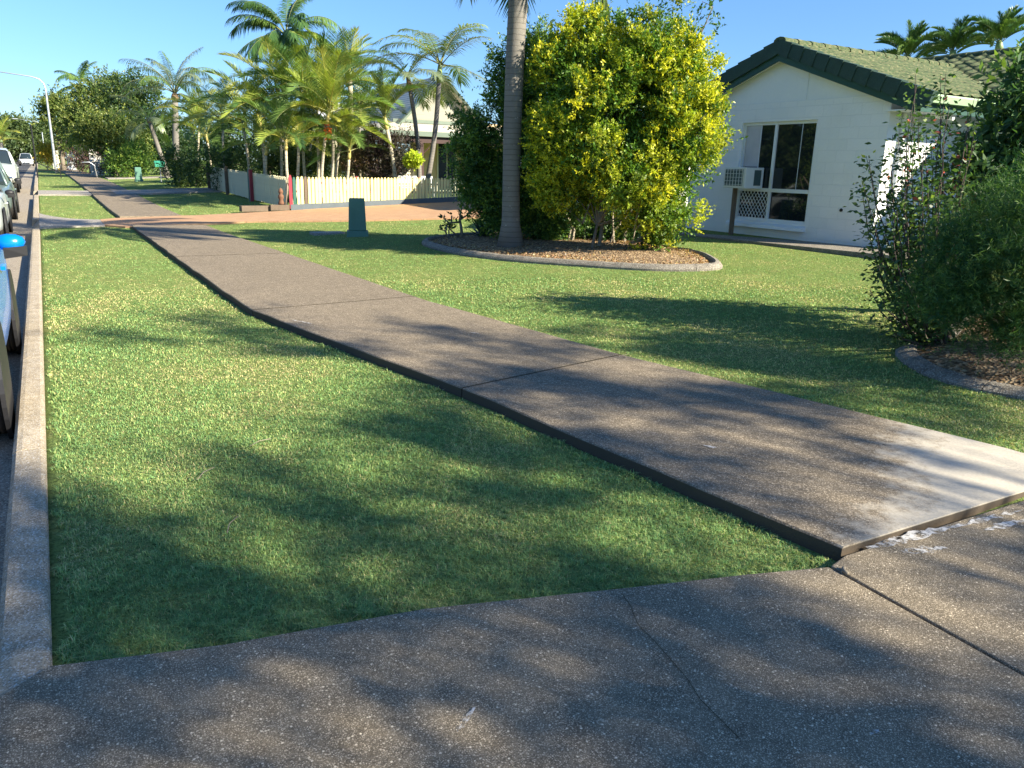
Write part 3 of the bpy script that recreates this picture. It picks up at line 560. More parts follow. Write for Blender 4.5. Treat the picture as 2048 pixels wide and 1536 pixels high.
mb.add([(XW + .01, Y0, ZE + .002), (XW + .01, Y1, ZE + .002), (XW + .01, YA, za), (XW + .1, Y0, ZE + .002), (XW + .1, Y1, ZE + .002), (XW + .1, YA, za)], [(0, 2, 1), (3, 4, 5), (0, 3, 5, 2), (1, 2, 5, 4)])
hb(mb, 'gable_panel', 'white')
mb = MB(); mb.box((XW - .004, Y0, ZE - .012), (XW + .02, Y1, ZE + .004)).box((XW - .001, 10.35, ZE + .004), (XW + .012, 10.36, ZE + .54)); hb(mb, 'cover_strip', 'frame')
# window: outer frame, panes, mullions, lattice screen, sill
mb = MB(); fx = XW + .05; fw_ = .05
def fr(mb, y0, y1, z0, z1, w_, x0=fx, d=.05): mb.box((x0, y0, z0), (x0 + d, y0 + w_, z1)).box((x0, y1 - w_, z0), (x0 + d, y1, z1)).box((x0 + .001, y0 + w_, z0), (x0 + d - .001, y1 - w_, z0 + w_)).box((x0 + .001, y0 + w_, z1 - w_), (x0 + d - .001, y1 - w_, z1)); return mb
zm = 1.27; ym = 11.02
fr(mb, wy0, wy1, wz0, wz1, .055); mb.box((fx - .006, wy0 + .055, zm - .035), (fx + .056, wy1 - .055, zm + .035)); mb.box((fx - .004, ym - .03, wz0 + .055), (fx + .054, ym + .03, zm - .035)).box((fx - .004, ym - .03, zm + .035), (fx + .054, ym + .03, wz1 - .055))
win = hb(mb, 'window', 'frame'); WO = lambda mb, n, m, **k: hb(mb, n, m, **k)
def wp(mb, name, mat):
    o = hb(mb, name, mat); o.parent = win; return o
mb = MB()
for (a, c, z0, z1) in ((wy0 + .055, ym - .03, wz0 + .055, zm - .035), (wy0 + .055, ym - .03, zm + .035, wz1 - .055), (ym + .03, 11.40, zm + .035, wz1 - .055)): mb.box((fx + .03, a, z0), (fx + .036, c, z1))
wp(mb, 'pane', 'glass')
mb = MB(); mb.box((fx + .026, 11.42, zm + .45), (fx + .034, wy1 - .055, wz1 - .055)); wp(mb, 'curtain_pane', 'curtain')
mb = MB(); mb.box((fx + .020, 11.40, zm + .035), (fx + .045, 11.42, wz1 - .055)); wp(mb, 'sash_rail', 'steel'); mb = MB(); mb.box((fx + .02, 10.40, zm + .035), (fx + .028, 10.415, wz1 - .055)); wp(mb, 'curtain_edge', 'steel')
mb = MB(); mb.box((fx + .034, ym + .03, wz0 + .055), (fx + .04, wy1 - .055, zm - .035)); wp(mb, 'pane', 'glass')
mb = MB(); ly0, ly1, lz0, lz1 = ym + .03, wy1 - .055, wz0 + .055, zm - .035
for s in (-1, 1):
    k = ly0 - 1.2
    while k < ly1 + 1.2:
        # diagonal bars clipped to the opening; slope 1.35
        pts = []
        for z in (lz0, lz1):
            y = k + s * (z - (lz0 + lz1) / 2) / 1.35; pts.append((y, z))
        (ya, z0_), (yb, z1_) = pts
        def clip(y, z, y2, z2):
            if y < ly0: z = z + (z2 - z) * (ly0 - y) / (y2 - y); y = ly0
            if y > ly1: z = z + (z2 - z) * (ly1 - y) / (y2 - y); y = ly1
            return y, z
        if not ((ya < ly0 and yb < ly0) or (ya > ly1 and yb > ly1)):
            p = clip(ya, z0_, yb, z1_); q = clip(yb, z1_, ya, z0_); mb.tube([(fx + .012 + .004 * s, p[0], p[1]), (fx + .012 + .004 * s, q[0], q[1])], .0065, 4)
        k += .087
wp(mb, 'security_lattice', 'frame')
mb = MB(); mb.add([(XW - .09, wy0 - .02, wz0 - .07), (XW - .09, wy1 + .12, wz0 - .07), (XW - .10, wy1 + .12, wz0 - .13), (XW - .10, wy0 - .02, wz0 - .13), (XW + .06, wy0 - .02, wz0 + .004), (XW + .06, wy1 + .12, wz0 + .004), (XW - .002, wy1 + .12, wz0 - .13), (XW - .002, wy0 - .02, wz0 - .13)], [(0, 3, 2, 1), (0, 1, 5, 4), (3, 7, 6, 2), (0, 4, 7, 3), (1, 2, 6, 5)])
hb(mb, 'sill', 'frame')
mb = MB(); mb.lathe([(.0, -.02), (.03, -.02), (.03, .02), (0, .02)], (XW, 9.27, .98), 8, 'x'); hb(mb, 'vent_hole', 'blackm')
# room behind the glass
mb = MB(); mb.box((XW + .5, wy0 - .3, .3), (XW + .55, wy1 + .3, 2.8)); hb(mb, 'inner_wall', 'plastic')
# roof
OV = .16; RE = .62; RX = XW + 14
def roof_plane(name, O, U, S, nu, ns, zc=(0, 0, 1), cw=.30, cl=.33, amp=.022, mat='tile', parent=None, off=(0, 0, 0), clip=None):
    O, U, S = map(lambda q: np.array(q, float), (O, U, S)); LU = np.linalg.norm(U); LS = np.linalg.norm(S); N = np.cross(U, S); N /= np.linalg.norm(N); N = N if N[2] > 0 else -N
    a = np.arange(0, LU + .001, cw / 8); k = int(LS / cl) + 1; sv = []
    for i in range(k): sv += [i * cl, i * cl + .012, i * cl + cl * .5, (i + 1) * cl - .002]
    sv = np.array([q for q in sv if q <= LS]); hs = .028 * (1 - ((sv % cl) / cl)); hs = np.where((sv % cl) < .006, .0, hs)
    A_, S_ = np.meshgrid(a, sv, indexing='ij'); row = np.floor(S_ / cl); hw_ = amp * (1 - np.abs(np.cos(np.pi * (A_ / cw)))) ** 1 * 1.3; jit = (np.sin(row * 12.9 + np.floor(A_ / cw) * 78.2) * 43758.5 % 1) * .006
    V = O + (A_ / LU)[..., None] * U + (S_ / LS)[..., None] * S + (hw_ + np.interp(S_, sv, hs) + jit)[..., None] * N
    n, m = A_.shape; ix = np.arange(n * m).reshape(n, m); F = np.stack([ix[:-1, :-1], ix[1:, :-1], ix[1:, 1:], ix[:-1, 1:]], -1).reshape(-1, 4)
    Vf = V.reshape(-1, 3)
    if clip is not None:
        cc = Vf[F].mean(1); F = F[clip(cc)]
    return qmesh(name, Vf - np.array(off), F, M[mat], parent)
ho = (XW, Y0, ZB); zr = za + .20; ye = Y0 - RE; zeave = zr - (YA - ye) * SL; yl = Y1 + RE; zel = zr - (yl - YA) * SL
roof_plane('roof', (XW - OV + .02, ye, zeave), (RX - XW, 0, 0), (0, YA - ye, zr - zeave), 0, 0, parent=house, off=ho)
roof_plane('roof', (XW - OV + .02, yl, zel), (RX - XW, 0, 0), (0, YA - yl, zr - zel), 0, 0, parent=house, off=ho)
mb = MB(); rr = random.Random(3)  # ridge caps
x = XW - OV - .02
while x < RX:
    for s in (0,):
        L = .40; sec = lambda xx, g: [(xx, YA + .15 * math.cos(th) * g, zr + .0 + .085 * math.sin(th) * g + .015) for th in np.linspace(math.pi * 1.08, -math.pi * .08, 7)]
        mb.loft([sec(x, 1.0), sec(x + L + .03, .86)])
    x += .38
hb(mb, 'ridge_cap', 'tile')
mb = MB()  # barge tiles along both rakes
for (yA_, yB_, zA_, zB_) in ((YA, ye, zr, zeave), (YA, yl, zr, zel)):
    d = np.array([yB_ - yA_, zB_ - zA_]); L = np.linalg.norm(d); d /= L; nn = np.array([-d[1], d[0]]); nn = nn if nn[1] > 0 else -nn; k = int(L / .31)
    for i in range(k + 1):
        a = i * L / (k + .35); bq = a + L / (k + .35) + .02; j = .0 + .012 * (i % 2) * 0
        def q(s, o, x): p = np.array([yA_, zA_]) + d * s + nn * o; return (x, p[0], p[1])
        x0 = XW - OV - .035; hi, lo = .045, -.19
        mb.add([q(a, lo + .0, x0), q(bq, lo - .015, x0 - .02), q(bq, hi + .02, x0 - .02), q(a, hi, x0), q(a, lo, x0 + .03), q(bq, lo - .015, x0 + .03), q(bq, hi + .02, x0 + .16), q(a, hi, x0 + .16)], [(0, 1, 2, 3), (4, 7, 6, 5), (3, 2, 6, 7), (0, 3, 7, 4), (1, 5, 6, 2), (0, 4, 5, 1)])
hb(mb, 'barge_tiles', 'tilecap')
mb = MB()  # fascia boards
for (yB_, zB_) in ((ye, zeave), (yl, zel)):
    x0, x1 = XW - OV, XW - OV + .03; dn = .17; w_ = .16
    mb.add([(x0, YA, zr - dn), (x0, yB_, zB_ - dn), (x0, yB_, zB_ - dn - w_), (x0, YA, zr - dn - w_), (x1, YA, zr - dn), (x1, yB_, zB_ - dn), (x1, yB_, zB_ - dn - w_), (x1, YA, zr - dn - w_)], [(0, 3, 2, 1), (4, 5, 6, 7), (0, 1, 5, 4), (3, 7, 6, 2), (1, 2, 6, 5)])
hb(mb, 'fascia', 'green')
mb = MB()  # soffit
for (yB_, zB_) in ((ye, zeave), (yl, zel)):
    z0 = -.30; mb.add([(XW - OV + .03, YA, zr + z0), (XW - OV + .03, yB_, zB_ + z0 + .02), (XW, yB_, zB_ + z0 + .02), (XW, YA, zr + z0)], [(0, 1, 2, 3)])
mb.box((XW - OV + .03, ye + .02, zeave - .27), (RX, Y0 + .02, zeave - .25)); hb(mb, 'soffit', 'white')
gx1 = XW + 2.25
mb = MB(); mb.loft([[(x, ye + .02, zeave - .03), (x, ye - .11, zeave - .03), (x, ye - .12, zeave - .06), (x, ye - .10, zeave - .16), (x, ye + .02, zeave - .17)] for x in (XW - OV - .03, gx1)]); hb(mb, 'gutter', 'gutter')
mb = MB(); mb.box((XW - OV + .0, ye - .0, zeave - .30), (gx1 + .2, ye + .03, zeave - .171)); hb(mb, 'eave_board', 'green')
# main roof to the right: ridge runs along the street, slope faces it
mx = gx1; zE2 = zeave - .02; RISE = 4.0
roof_plane('roof', (mx, -6, zE2), (0, YA + 12, 0), (RISE, 0, RISE * SL), 0, 0, parent=house, off=ho, cw=.30, amp=.04, clip=lambda c: ~((c[:, 1] > ye) & (c[:, 1] < yl + 9) & (c[:, 2] < zeave + np.minimum(c[:, 1] - ye, 99) * SL + .02) & (c[:, 1] < YA)) | (c[:, 1] < ye))
mb = MB(); y = -6
while y < YA + 6: 
    sec = lambda yy, g: [(mx + RISE + .15 * math.cos(th) * g, yy, zE2 + RISE * SL + .085 * math.sin(th) * g + .015) for th in np.linspace(math.pi * 1.08, -math.pi * .08, 7)]
    mb.loft([sec(y, 1), sec(y + .42, .86)]); y += .38
hb(mb, 'ridge_cap', 'tile')
mb = MB(); mb.box((mx + .6, -6, .0), (mx + .75, Y0 - .01, zE2 - .2)); hb(mb, 'wall', 'block')
mb = MB(); mb.box((mx - .12, -6, zE2 - .16), (mx, ye - .13, zE2 - .02)); hb(mb, 'gutter', 'gutter')
mb = MB(); mb.tube([(XW + .9, Y0 - .03, ZE - .35), (XW + .9, Y0 - .12, ZE - .3), (XW + .9, ye + .05, zeave - .35)], .04, 6).tube([(XW + .35, Y0 - .05, ZE - .3), (XW + .35, Y0 - .05, .3)], .04, 8); hb(mb, 'downpipe', 'white')
# hidden garage end of the house beyond the bush; its eave shades the picket fence
mb = MB(); mb.box((12.85, 17.6, 0), (18.5, 22.1, 2.85)); hb(mb, 'garage_wall', 'block')
mb = MB(); mb.add([(12.6, 17.3, 2.86), (19, 17.3, 2.86), (19, 22.3, 2.86), (12.6, 22.3, 2.86), (12.6, 17.3, 3.0), (19, 17.3, 3.0), (19, 22.3, 3.0), (12.6, 22.3, 3.0), (13.0, 19.8, 3.12), (18.7, 19.8, 3.12)], [(0, 3, 2, 1), (0, 1, 5, 4), (1, 2, 6, 5), (2, 3, 7, 6), (3, 0, 4, 7), (4, 5, 9, 8), (5, 6, 9), (6, 7, 8, 9), (7, 4, 8)]); hb(mb, 'garage_roof', 'tilecap')
# paving slab at the wall
mb = MB(); mb.prism([(11.35, 7.2), (XW - .002, 7.2), (XW - .002, 14.2), (11.35, 14.2)], .0, lambda x, y: float(T(11.6, 9)) + .075 - max(0, (y - 10)) * .02); tag(mb.build('paving_slab', M['edging'], bevel=.01), kind='structure')
# air conditioner
ac = empty('air_conditioner', (XW - .2, 11.72, 1.3), 'white boxy window air conditioner with green grille on a thin timber prop', 'air conditioner')
def pb(par, mb, name, mat, **kw):
    L = par.location; mb.v = [(x - L[0], y - L[1], z - L[2]) for x, y, z in mb.v]; return mb.build(name, M[mat], par, **kw)
ax0, ax1, ay0, ay1, az0_, az1_ = XW - .46, XW + .06, 11.22, 11.80, 1.29, 1.70
mb = MB(); mb.box((ax0, ay0, az0_), (ax1, ay1, az1_)); pb(ac, mb, 'casing', 'acwhite', bevel=.012)
mb = MB(); mb.box((ax0 - .006, ay0 + .06, az0_ + .05), (ax0 + .002, ay1 - .05, az1_ - .04)); pb(ac, mb, 'grille', 'acgrill'); mb = MB(); mb.box((ax0 + .25, ay0 - .006, az0_ + .06), (ax0 + .44, ay0 + .002, az1_ - .05)); pb(ac, mb, 'side_vent', 'acgrill')
mb = MB()
for k in range(7): y = ay0 + .07 + k * .078; mb.box((ax0 - .014, y, az0_ + .05), (ax0 - .0065, y + .006, az1_ - .04))
for k in range(5): z = az0_ + .07 + k * .07; mb.box((ax0 - .013, ay0 + .06, z), (ax0 - .0075, ay1 - .05, z + .006))
pb(ac, mb, 'grille_wire', 'frame')
mb = MB(); mb.box((XW - .30, 11.60, .3), (XW - .23, 11.67, az0_ - .001)); pb(ac, mb, 'prop_post', 'timber'); mb = MB(); mb.box((XW - .42, 11.42, .24), (XW - .12, 11.84, .31)); pb(ac, mb, 'base_block', 'barkdark')
# ------------------------------------------------------------------ picket fence along the driveway
FY = 24.03; FX0 = 6.43
fence = empty('picket_fence', (FX0, FY, .1), 'sunlit pale yellow picket fence above a blue grey board facing the brick driveway', 'fence')
def picket_mb(w_=.088, h=.94, t=.018):
    mb = MB(); a = w_ / 2; prof = [(-a, 0), (a, 0), (a, h - .085), (a * .62, h - .07), (a * .62, h - .055), (a * .95, h - .045), (0, h), (-a * .95, h - .045), (-a * .62, h - .055), (-a * .62, h - .07), (-a, h - .085)]
    n = len(prof); mb.add([(p[0], 0, p[1]) for p in prof] + [(p[0], t, p[1]) for p in prof], [tuple(range(n)), tuple(range(2 * n - 1, n - 1, -1))] + [(i, n + i, n + (i + 1) % n, (i + 1) % n) for i in range(n)]); return mb
pk = picket_mb().build('picket', M['yellow'], fence); pk.location = (.26, 0, .16); rr = random.Random(5)
def gz(x): return float(T(x, FY)) + .03
nP = 66; first = True; mesh = pk.data; mred = mesh.copy(); mred.materials[0] = M['timber']
for i in range(nP):
    x = .26 + i * .112; zb_ = gz(FX0 + x) + .14; zz = zb_ - .1; sz = (1.17 + .008 * x - zb_) / .94
    if i == 0: pk.location = (x, 0, zz); pk.scale = (1, 1, sz); continue
    o = inst(mesh if i != 2 else mred, 'picket', fence, (x + rr.uniform(-.006, .006), rr.uniform(-.003, .003), zz + rr.uniform(-.004, .004))); o.scale = (1, 1, sz * rr.uniform(.985, 1.015)); o.rotation_euler.y = rr.uniform(-.012, .012)
    if i == 2: o['label'] = 'bare brown timber picket'
Wd = nP * .112 + .2
mb = MB(); mb.loft([[(x, -.03, gz(FX0 + x) - .25), (x, -.03, gz(FX0 + x) + .045), (x, -.002, gz(FX0 + x) + .05), (x, -.002, gz(FX0 + x) - .25)] for x in np.linspace(0, Wd, 14)], True); mb.build('base_board', M['baseboard'], fence)
mb = MB(); mb.box((0, .021, .60), (Wd, .06, .66)); mb.build('rail', M['redpost'], fence); mb = MB(); mb.box((0, .021, .86), (Wd, .06, .92)); mb.build('rail', M['redpost'], fence)
mb = picket_mb(.10, 1.0, .03); o = mb.build('post', M['redpost'], fence); o.location = (.02, -.02, .12); o['label'] = 'dark red end picket'
mb = picket_mb(.09, .93, .03); o = mb.build('post', M['greenpost'], fence); o.location = (.14, -.01, .13); o['label'] = 'dark green end picket'
for k in range(1, 4): mb = MB(); mb.box((k * 2.1, .061, -.05), (k * 2.1 + .09, .15, 1.1)); mb.build('post', M['redpost'], fence)
f2 = empty('picket_fence', (6.40, 24.25, .1), 'shaded cream picket fence running back along the footpath', 'fence', rz=math.pi / 2)
pm2 = mesh.copy(); pm2.materials[0] = pm('dull_cream_paint', (.62, .57, .38), .6, .3, 2)  # duller cream than the front pickets
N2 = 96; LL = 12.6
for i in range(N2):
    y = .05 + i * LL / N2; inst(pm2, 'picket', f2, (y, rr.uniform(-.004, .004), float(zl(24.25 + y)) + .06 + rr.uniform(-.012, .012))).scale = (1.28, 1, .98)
def rail2(z): 
    mb = MB(); secs = [[(y, -.06, z + float(zl(24.25 + y))), (y, -.022, z + float(zl(24.25 + y))), (y, -.022, z + .07 + float(zl(24.25 + y))), (y, -.06, z + .07 + float(zl(24.25 + y)))] for y in np.linspace(0, LL, 9)]
    mb.loft(secs, True); return mb.build('rail', M['timber'], f2)
rail2(.22); rail2(.72)
for yy, m_ in ((4.55, 'greenpost'), (4.35, 'redpost'), (8.6, 'timber'), (12.5, 'timber')):
    mb = MB(); z0 = float(zl(24.25 + yy)); mb.box((yy, .02, z0 - .1), (yy + .12, .13, z0 + 1.08)); mb.build('post', M[m_], f2)
# sleepers and carved ornament at the fence corner
for k, (x, y, w_, rz) in enumerate(((5.35, 23.95, .85, .1), (6.05, 23.88, .55, -.05))):
    z = float(T(x, y)); o = MB().box((-w_ / 2, -.12, 0), (w_ / 2, .12, .17)).build('timber_sleeper', M['timber'], None, bevel=.01); o.location = (x, y, z + .03); o.rotation_euler.z = rz
    tag(o, ('long dark timber sleeper on the grass left of the fence corner', 'short timber sleeper under the carved ornament at the fence corner')[k], 'timber sleeper')
orn = empty('garden_ornament', (6.12, 23.9, float(T(6.12, 23.9)) + .2), 'brown carved ornament with a slanted stick beside the red fence post', 'garden ornament')
MB().lathe([(.0, 0), (.12, 0), (.13, .06), (.10, .12), (.085, .2), (.12, .28), (.11, .36), (.06, .41), (.09, .46), (.10, .52), (.06, .6), (0, .66)], (0, 0, 0), 10).build('figure', M['clay'], orn, True).scale = (.75, .75, .75)
MB().tube([(.1, -.1, 0), (.17, -.08, .35), (.2, -.05, .6)], [.018, .02, .015], 6).build('stick', M['barkpale'], orn, True)
# ------------------------------------------------------------------ green service pillar and small pillar, mailbox
bc = (G(694, 472) + G(737, 472)) / 2
pil = empty('service_pillar', bc, 'green tapered service pillar standing on the lawn before the brick driveway', 'service pillar', rz=-.35)
s = .5
def taper(mb, w0, w1, d0, d1, z0, z1): mb.add([(-w0, -d0, z0), (w0, -d0, z0), (w0, d0, z0), (-w0, d0, z0), (-w1, -d1, z1), (w1, -d1, z1), (w1, d1, z1), (-w1, d1, z1)], [(0, 3, 2, 1), (4, 5, 6, 7), (0, 1, 5, 4), (1, 2, 6, 5), (2, 3, 7, 6), (3, 0, 4, 7)]); return mb
taper(MB(), .235, .225, .20, .19, -.05, .12).build('base', M['boxgreen'], pil, bevel=.012)
taper(MB(), .19, .165, .155, .135, .12, .80).build('cover', M['boxgreen'], pil, bevel=.02)
MB().box((-.10, -.158, .25), (-.07, -.10, .62)).build('hinge_strip', M['boxgreen'], pil)
p2 = G(278, 363); pi2 = empty('service_pillar', p2, 'small dark green service pillar far along the grass beyond the fence', 'service pillar'); taper(MB(), .2, .2, .2, .2, -.05, .12).build('base', M['boxgreen'], pi2); taper(MB(), .17, .15, .17, .15, .12, .75).build('cover', M['boxgreen'], pi2, bevel=.02)
p3 = G(323, 366); mbx = empty('letterbox', p3, 'green metal letterbox on a thin post left of the clipped hedge', 'letterbox'); MB().tube([(0, 0, -.1), (0, 0, .8)], .03, 6).build('post', M['steel'], mbx); MB().box((-.24, -.16, .8), (.24, .16, 1.0)).add([(-.26, -.18, 1.0), (.26, -.18, 1.0), (.26, .18, 1.0), (-.26, .18, 1.0), (-.26, 0, 1.1), (.26, 0, 1.1)], [(0, 1, 5, 4), (3, 4, 5, 2), (0, 4, 3), (1, 2, 5)]).build('box', M['mailgreen'], mbx)
# covered service pit lid in the lawn
p4 = G(655, 468); o = MB().box((-.35, -.2, -.03), (.35, .2, .045)).build('pit_lid', M['pale'], None, bevel=.01); o.location = p4; tag(o, 'flat concrete pit lid in the grass left of the green service pillar', 'pit lid')
# ------------------------------------------------------------------ street lamps
def lamp(label, px, py, ht, arm, dist=None, lean=0):
    p = G(px, py) if dist is None else np.array([AY(px, py, dist)[0], dist, float(zl(dist)) - .1]); o = empty('street_lamp', p, label, 'street lamp', 'street lamps along the kerb')
    MB().tube([(0, 0, -.1), (0, 0, .5), (0, 0, ht * .55), (0, 0, ht - .5), (-.08, 0, ht - .15), (-.35, 0, ht + .12), (-.8, 0, ht + .25), (-arm, 0, ht + .5)], [.10, .095, .075, .06, .05, .045, .04, .035], 8).build('pole', M['steel'], o, True)
    MB().box((-arm - .7, -.12, ht + .44), (-arm, .12, ht + .56)).build('lamp_head', M['steel'], o, bevel=.03); return o
lamp('tall galvanised street lamp standing on the verge beyond the driveways', 113, 347, 6.5, 3.6)
lamp('second street lamp seen far down the street behind the first', 86, 310, 6.5, 3.2, 180); lamp('third more distant street lamp close beside the second pole', 90, 310, 6.5, 3.2, 155); lamp('most distant street lamp beyond the parked cars on the left', 34, 310, 6.5, 3.2, 330)
# steel barrier at the crossing
bp = G(76, 347); o = empty('cycle_barrier', (.35, 55, float(T(.35, 55))), 'black steel barrier with tall post and two rails across the verge beyond the lamp', 'barrier')
MB().tube([(-.5, 0, -.1), (-.5, 0, 3.0)], .045, 6).build('post', M['blackm'], o)
MB().tube([(-.5, 0, .9), (.7, 0, .35)], .03, 6).tube([(-.5, 0, .45), (1.0, 0, .45)], .025, 6).tube([(.7, 0, -.1), (.7, 0, .9)], .03, 6).build('rail', M['blackm'], o)
MB().tube([(1.9, 0, .95), (2.3, 0, .98), (2.55, 0, .8), (2.65, 0, -.1)], .035, 6).build('hoop', M['steel'], o, True)
# ------------------------------------------------------------------ vehicles
def wheel(par, x, y, r, w_, side, yaw=0):
    o = bpy.data.objects.new('wheel', None); COL.objects.link(o); o.parent = par; o.location = (x, y, r); o.rotation_euler.z = yaw
    prof = [(r * .62, -w_ / 2), (r * .9, -w_ / 2), (r * .97, -w_ * .44), (r, -w_ * .3)]
    for k in range(4): a = -w_ * .25 + k * w_ * .15; prof += [(r, a), (r - .008, a + .004), (r - .008, a + .012), (r, a + .016)]
    prof += [(r, w_ * .3), (r * .97, w_ * .44), (r * .9, w_ / 2), (r * .62, w_ / 2), (r * .6, w_ * .3), (r * .6, -w_ * .3), (r * .62, -w_ / 2)]
    MB().lathe(prof, n=32, axis='x').build('tyre', M['rubber'], o, True)
    m = MB(); xo = side * w_ * .38; m.lathe([(r * .61, -.04), (r * .61, .03), (r * .56, .035), (r * .54, .0)], (xo, 0, 0), 24, 'x').lathe([(0, -.03), (.09, -.03), (.09, .03), (0, .04)] if side > 0 else [(0, -.04), (.09, -.03), (.09, .03), (0, .03)], (xo, 0, 0), 12, 'x')
    for k in range(6): a = k * math.pi / 3; m.tube([(xo, .06 * math.cos(a), .06 * math.sin(a)), (xo, r * .58 * math.cos(a), r * .58 * math.sin(a))], [.035, .028], 5)
    m.build('rim', M['chrome'], o, True); return o
def vehicle(name, label, cat, loc, paintk, W_=.9, L_=4.4, st=None, gh=None, wh=(.85, 3.5), r=.33, grille=True, bull=False, mirror_z=.95, group=None, yaw=0, tray=False):
    """front of the car at y=0 facing -Y, rear at y=L_; st: stations (y, half width, z bottom, z belt)"""
    o = empty(name, loc, label, cat, group); m = MB(); secs = []
    for (y, hw, zb, zt, cr) in st:
        half = [(hw - .10, zb), (hw - .01, zb + .10), (hw, (zb + zt) * .5), (hw - .02, zt - .12), (hw - .06, zt - .03), (hw - .16, zt), (hw * .4, zt + cr), (0, zt + cr * 1.15)]
        secs.append([(x, y, z) for x, z in half] + [(-x, y, z) for x, z in half[-2::-1]])
    m.loft(secs, True); body = m.build('body', M[paintk], o, True, sub=1)
    m = MB(); secs = []
    for (y, hb_, z0, ht, z1) in gh:
        half = [(hb_, z0 - .04), ((hb_ * .55 + ht * .45), z0 + (z1 - z0) * .5), (ht + .02, z1 - .05), (ht - .05, z1), (0, z1 + .02)]
        secs.append([(x, y, z) for x, z in half] + [(-x, y, z) for x, z in half[-2::-1]])
    m.loft(secs, True); m.build('windows', M['carglass'], o, True)
    # roof panel and pillars
    m = MB(); top = [g for g in gh if g[4] > max(q[4] for q in gh) - .12]; secs = []
    for (y, hb_, z0, ht, z1) in top: secs.append([(ht + .035, y, z1 - .05), (ht - .03, y, z1 + .012), (ht * .5, y, z1 + .035), (0, y, z1 + .04), (-ht * .5, y, z1 + .035), (-ht + .03, y, z1 + .012), (-ht - .035, y, z1 - .05)])
    m.loft(secs, cap=False); m.build('roof', M[paintk], o, True)
    for s in (-1, 1):
        m = MB(); a = gh[0]; c = top[0]; m.tube([(s * a[1], a[0], a[2] - .03), (s * (c[3] + .02), c[0], c[4] - .03)], .032, 6); a = gh[-1]; c = top[-1]; m.tube([(s * a[1], a[0], a[2] - .03), (s * (c[3] + .02), c[0], c[4] - .03)], .05, 6)
        ym_ = (top[0][0] + top[-1][0]) / 2; m.tube([(s * (gh[1][1] + .01), ym_, gh[1][2] - .03), (s * (top[0][3] + .035), ym_, top[0][4] - .04)], .03, 6)
        m.tube([(s * (gh[0][1] + .01), gh[0][0], gh[0][2] - .02), (s * (gh[1][1] + .015), (gh[0][0] + gh[-1][0]) / 2, gh[1][2] - .02), (s * (gh[-1][1] + .01), gh[-1][0], gh[-1][2] - .02)], .018, 5); m.build('pillar', M[paintk], o, True)
    f = st[0]
    for s in (-1, 1):
        for i, wy in enumerate(wh):
            MB().lathe([(0, -.015), (r * 1.16, -.015), (r * 1.16, .012), (0, .012)], (s * (W_ - .012), wy, r + .01), 28, 'x').build('wheel_arch', M['plastic'], o)
            wheel(o, s * (W_ - .118), wy, r, .2, s)
        mi = MB(); mi.loft([[(s * (W_ + .01), 0.0 + gh[0][0] + .35, mirror_z - .02), (s * (W_ + .01), gh[0][0] + .42, mirror_z - .02), (s * (W_ + .01), gh[0][0] + .42, mirror_z + .05), (s * (W_ + .01), gh[0][0] + .35, mirror_z + .05)],
            [(s * (W_ + .08), gh[0][0] + .28, mirror_z - .09), (s * (W_ + .08), gh[0][0] + .42, mirror_z - .05), (s * (W_ + .08), gh[0][0] + .42, mirror_z + .09), (s * (W_ + .08), gh[0][0] + .30, mirror_z + .09)],
            [(s * (W_ + .21), gh[0][0] + .33, mirror_z - .03), (s * (W_ + .21), gh[0][0] + .42, mirror_z - .03), (s * (W_ + .21), gh[0][0] + .42, mirror_z + .06), (s * (W_ + .21), gh[0][0] + .34, mirror_z + .06)]] if s > 0 else
            [[(s * (W_ + .01), gh[0][0] + .35, mirror_z + .05), (s * (W_ + .01), gh[0][0] + .42, mirror_z + .05), (s * (W_ + .01), gh[0][0] + .42, mirror_z - .02), (s * (W_ + .01), gh[0][0] + .35, mirror_z - .02)],
            [(s * (W_ + .21), gh[0][0] + .33, mirror_z + .06), (s * (W_ + .21), gh[0][0] + .42, mirror_z + .06), (s * (W_ + .21), gh[0][0] + .42, mirror_z - .03), (s * (W_ + .21), gh[0][0] + .34, mirror_z - .03)]], True)
        mo = mi.build('mirror', M[paintk if paintk == 'bluepaint' else 'plastic'], o, True, sub=1)
        if s > 0: MB().loft([[(W_ + .06, gh[0][0] + .30, mirror_z - .095), (W_ + .06, gh[0][0] + .425, mirror_z - .09), (W_ + .06, gh[0][0] + .425, mirror_z - .02), (W_ + .06, gh[0][0] + .285, mirror_z - .02)], [(W_ + .20, gh[0][0] + .335, mirror_z - .08), (W_ + .20, gh[0][0] + .425, mirror_z - .08), (W_ + .20, gh[0][0] + .425, mirror_z - .012), (W_ + .20, gh[0][0] + .33, mirror_z - .012)]], True).build('mirror_base', M['plastic'], mo)
        MB().loft([[(s * (f[1] - .05), .02, f[3] - .30), (s * (f[1] - .42), -.03, f[3] - .28), (s * (f[1] - .42), -.03, f[3] - .14), (s * (f[1] - .03), .04, f[3] - .10)], [(s * (f[1] - .02), .30, f[3] - .26), (s * (f[1] - .40), .1, f[3] - .28), (s * (f[1] - .40), .1, f[3] - .12), (s * (f[1] + .0), .34, f[3] - .10)]], True).build('headlight', M['lens'], o, True)
        m = MB(); m.box((s * W_ - .012, (wh[0] + wh[1]) / 2 + .1, gh[1][2] - .20), (s * W_ + .022, (wh[0] + wh[1]) / 2 + .28, gh[1][2] - .17)); m.build('door_handle', M[paintk], o)
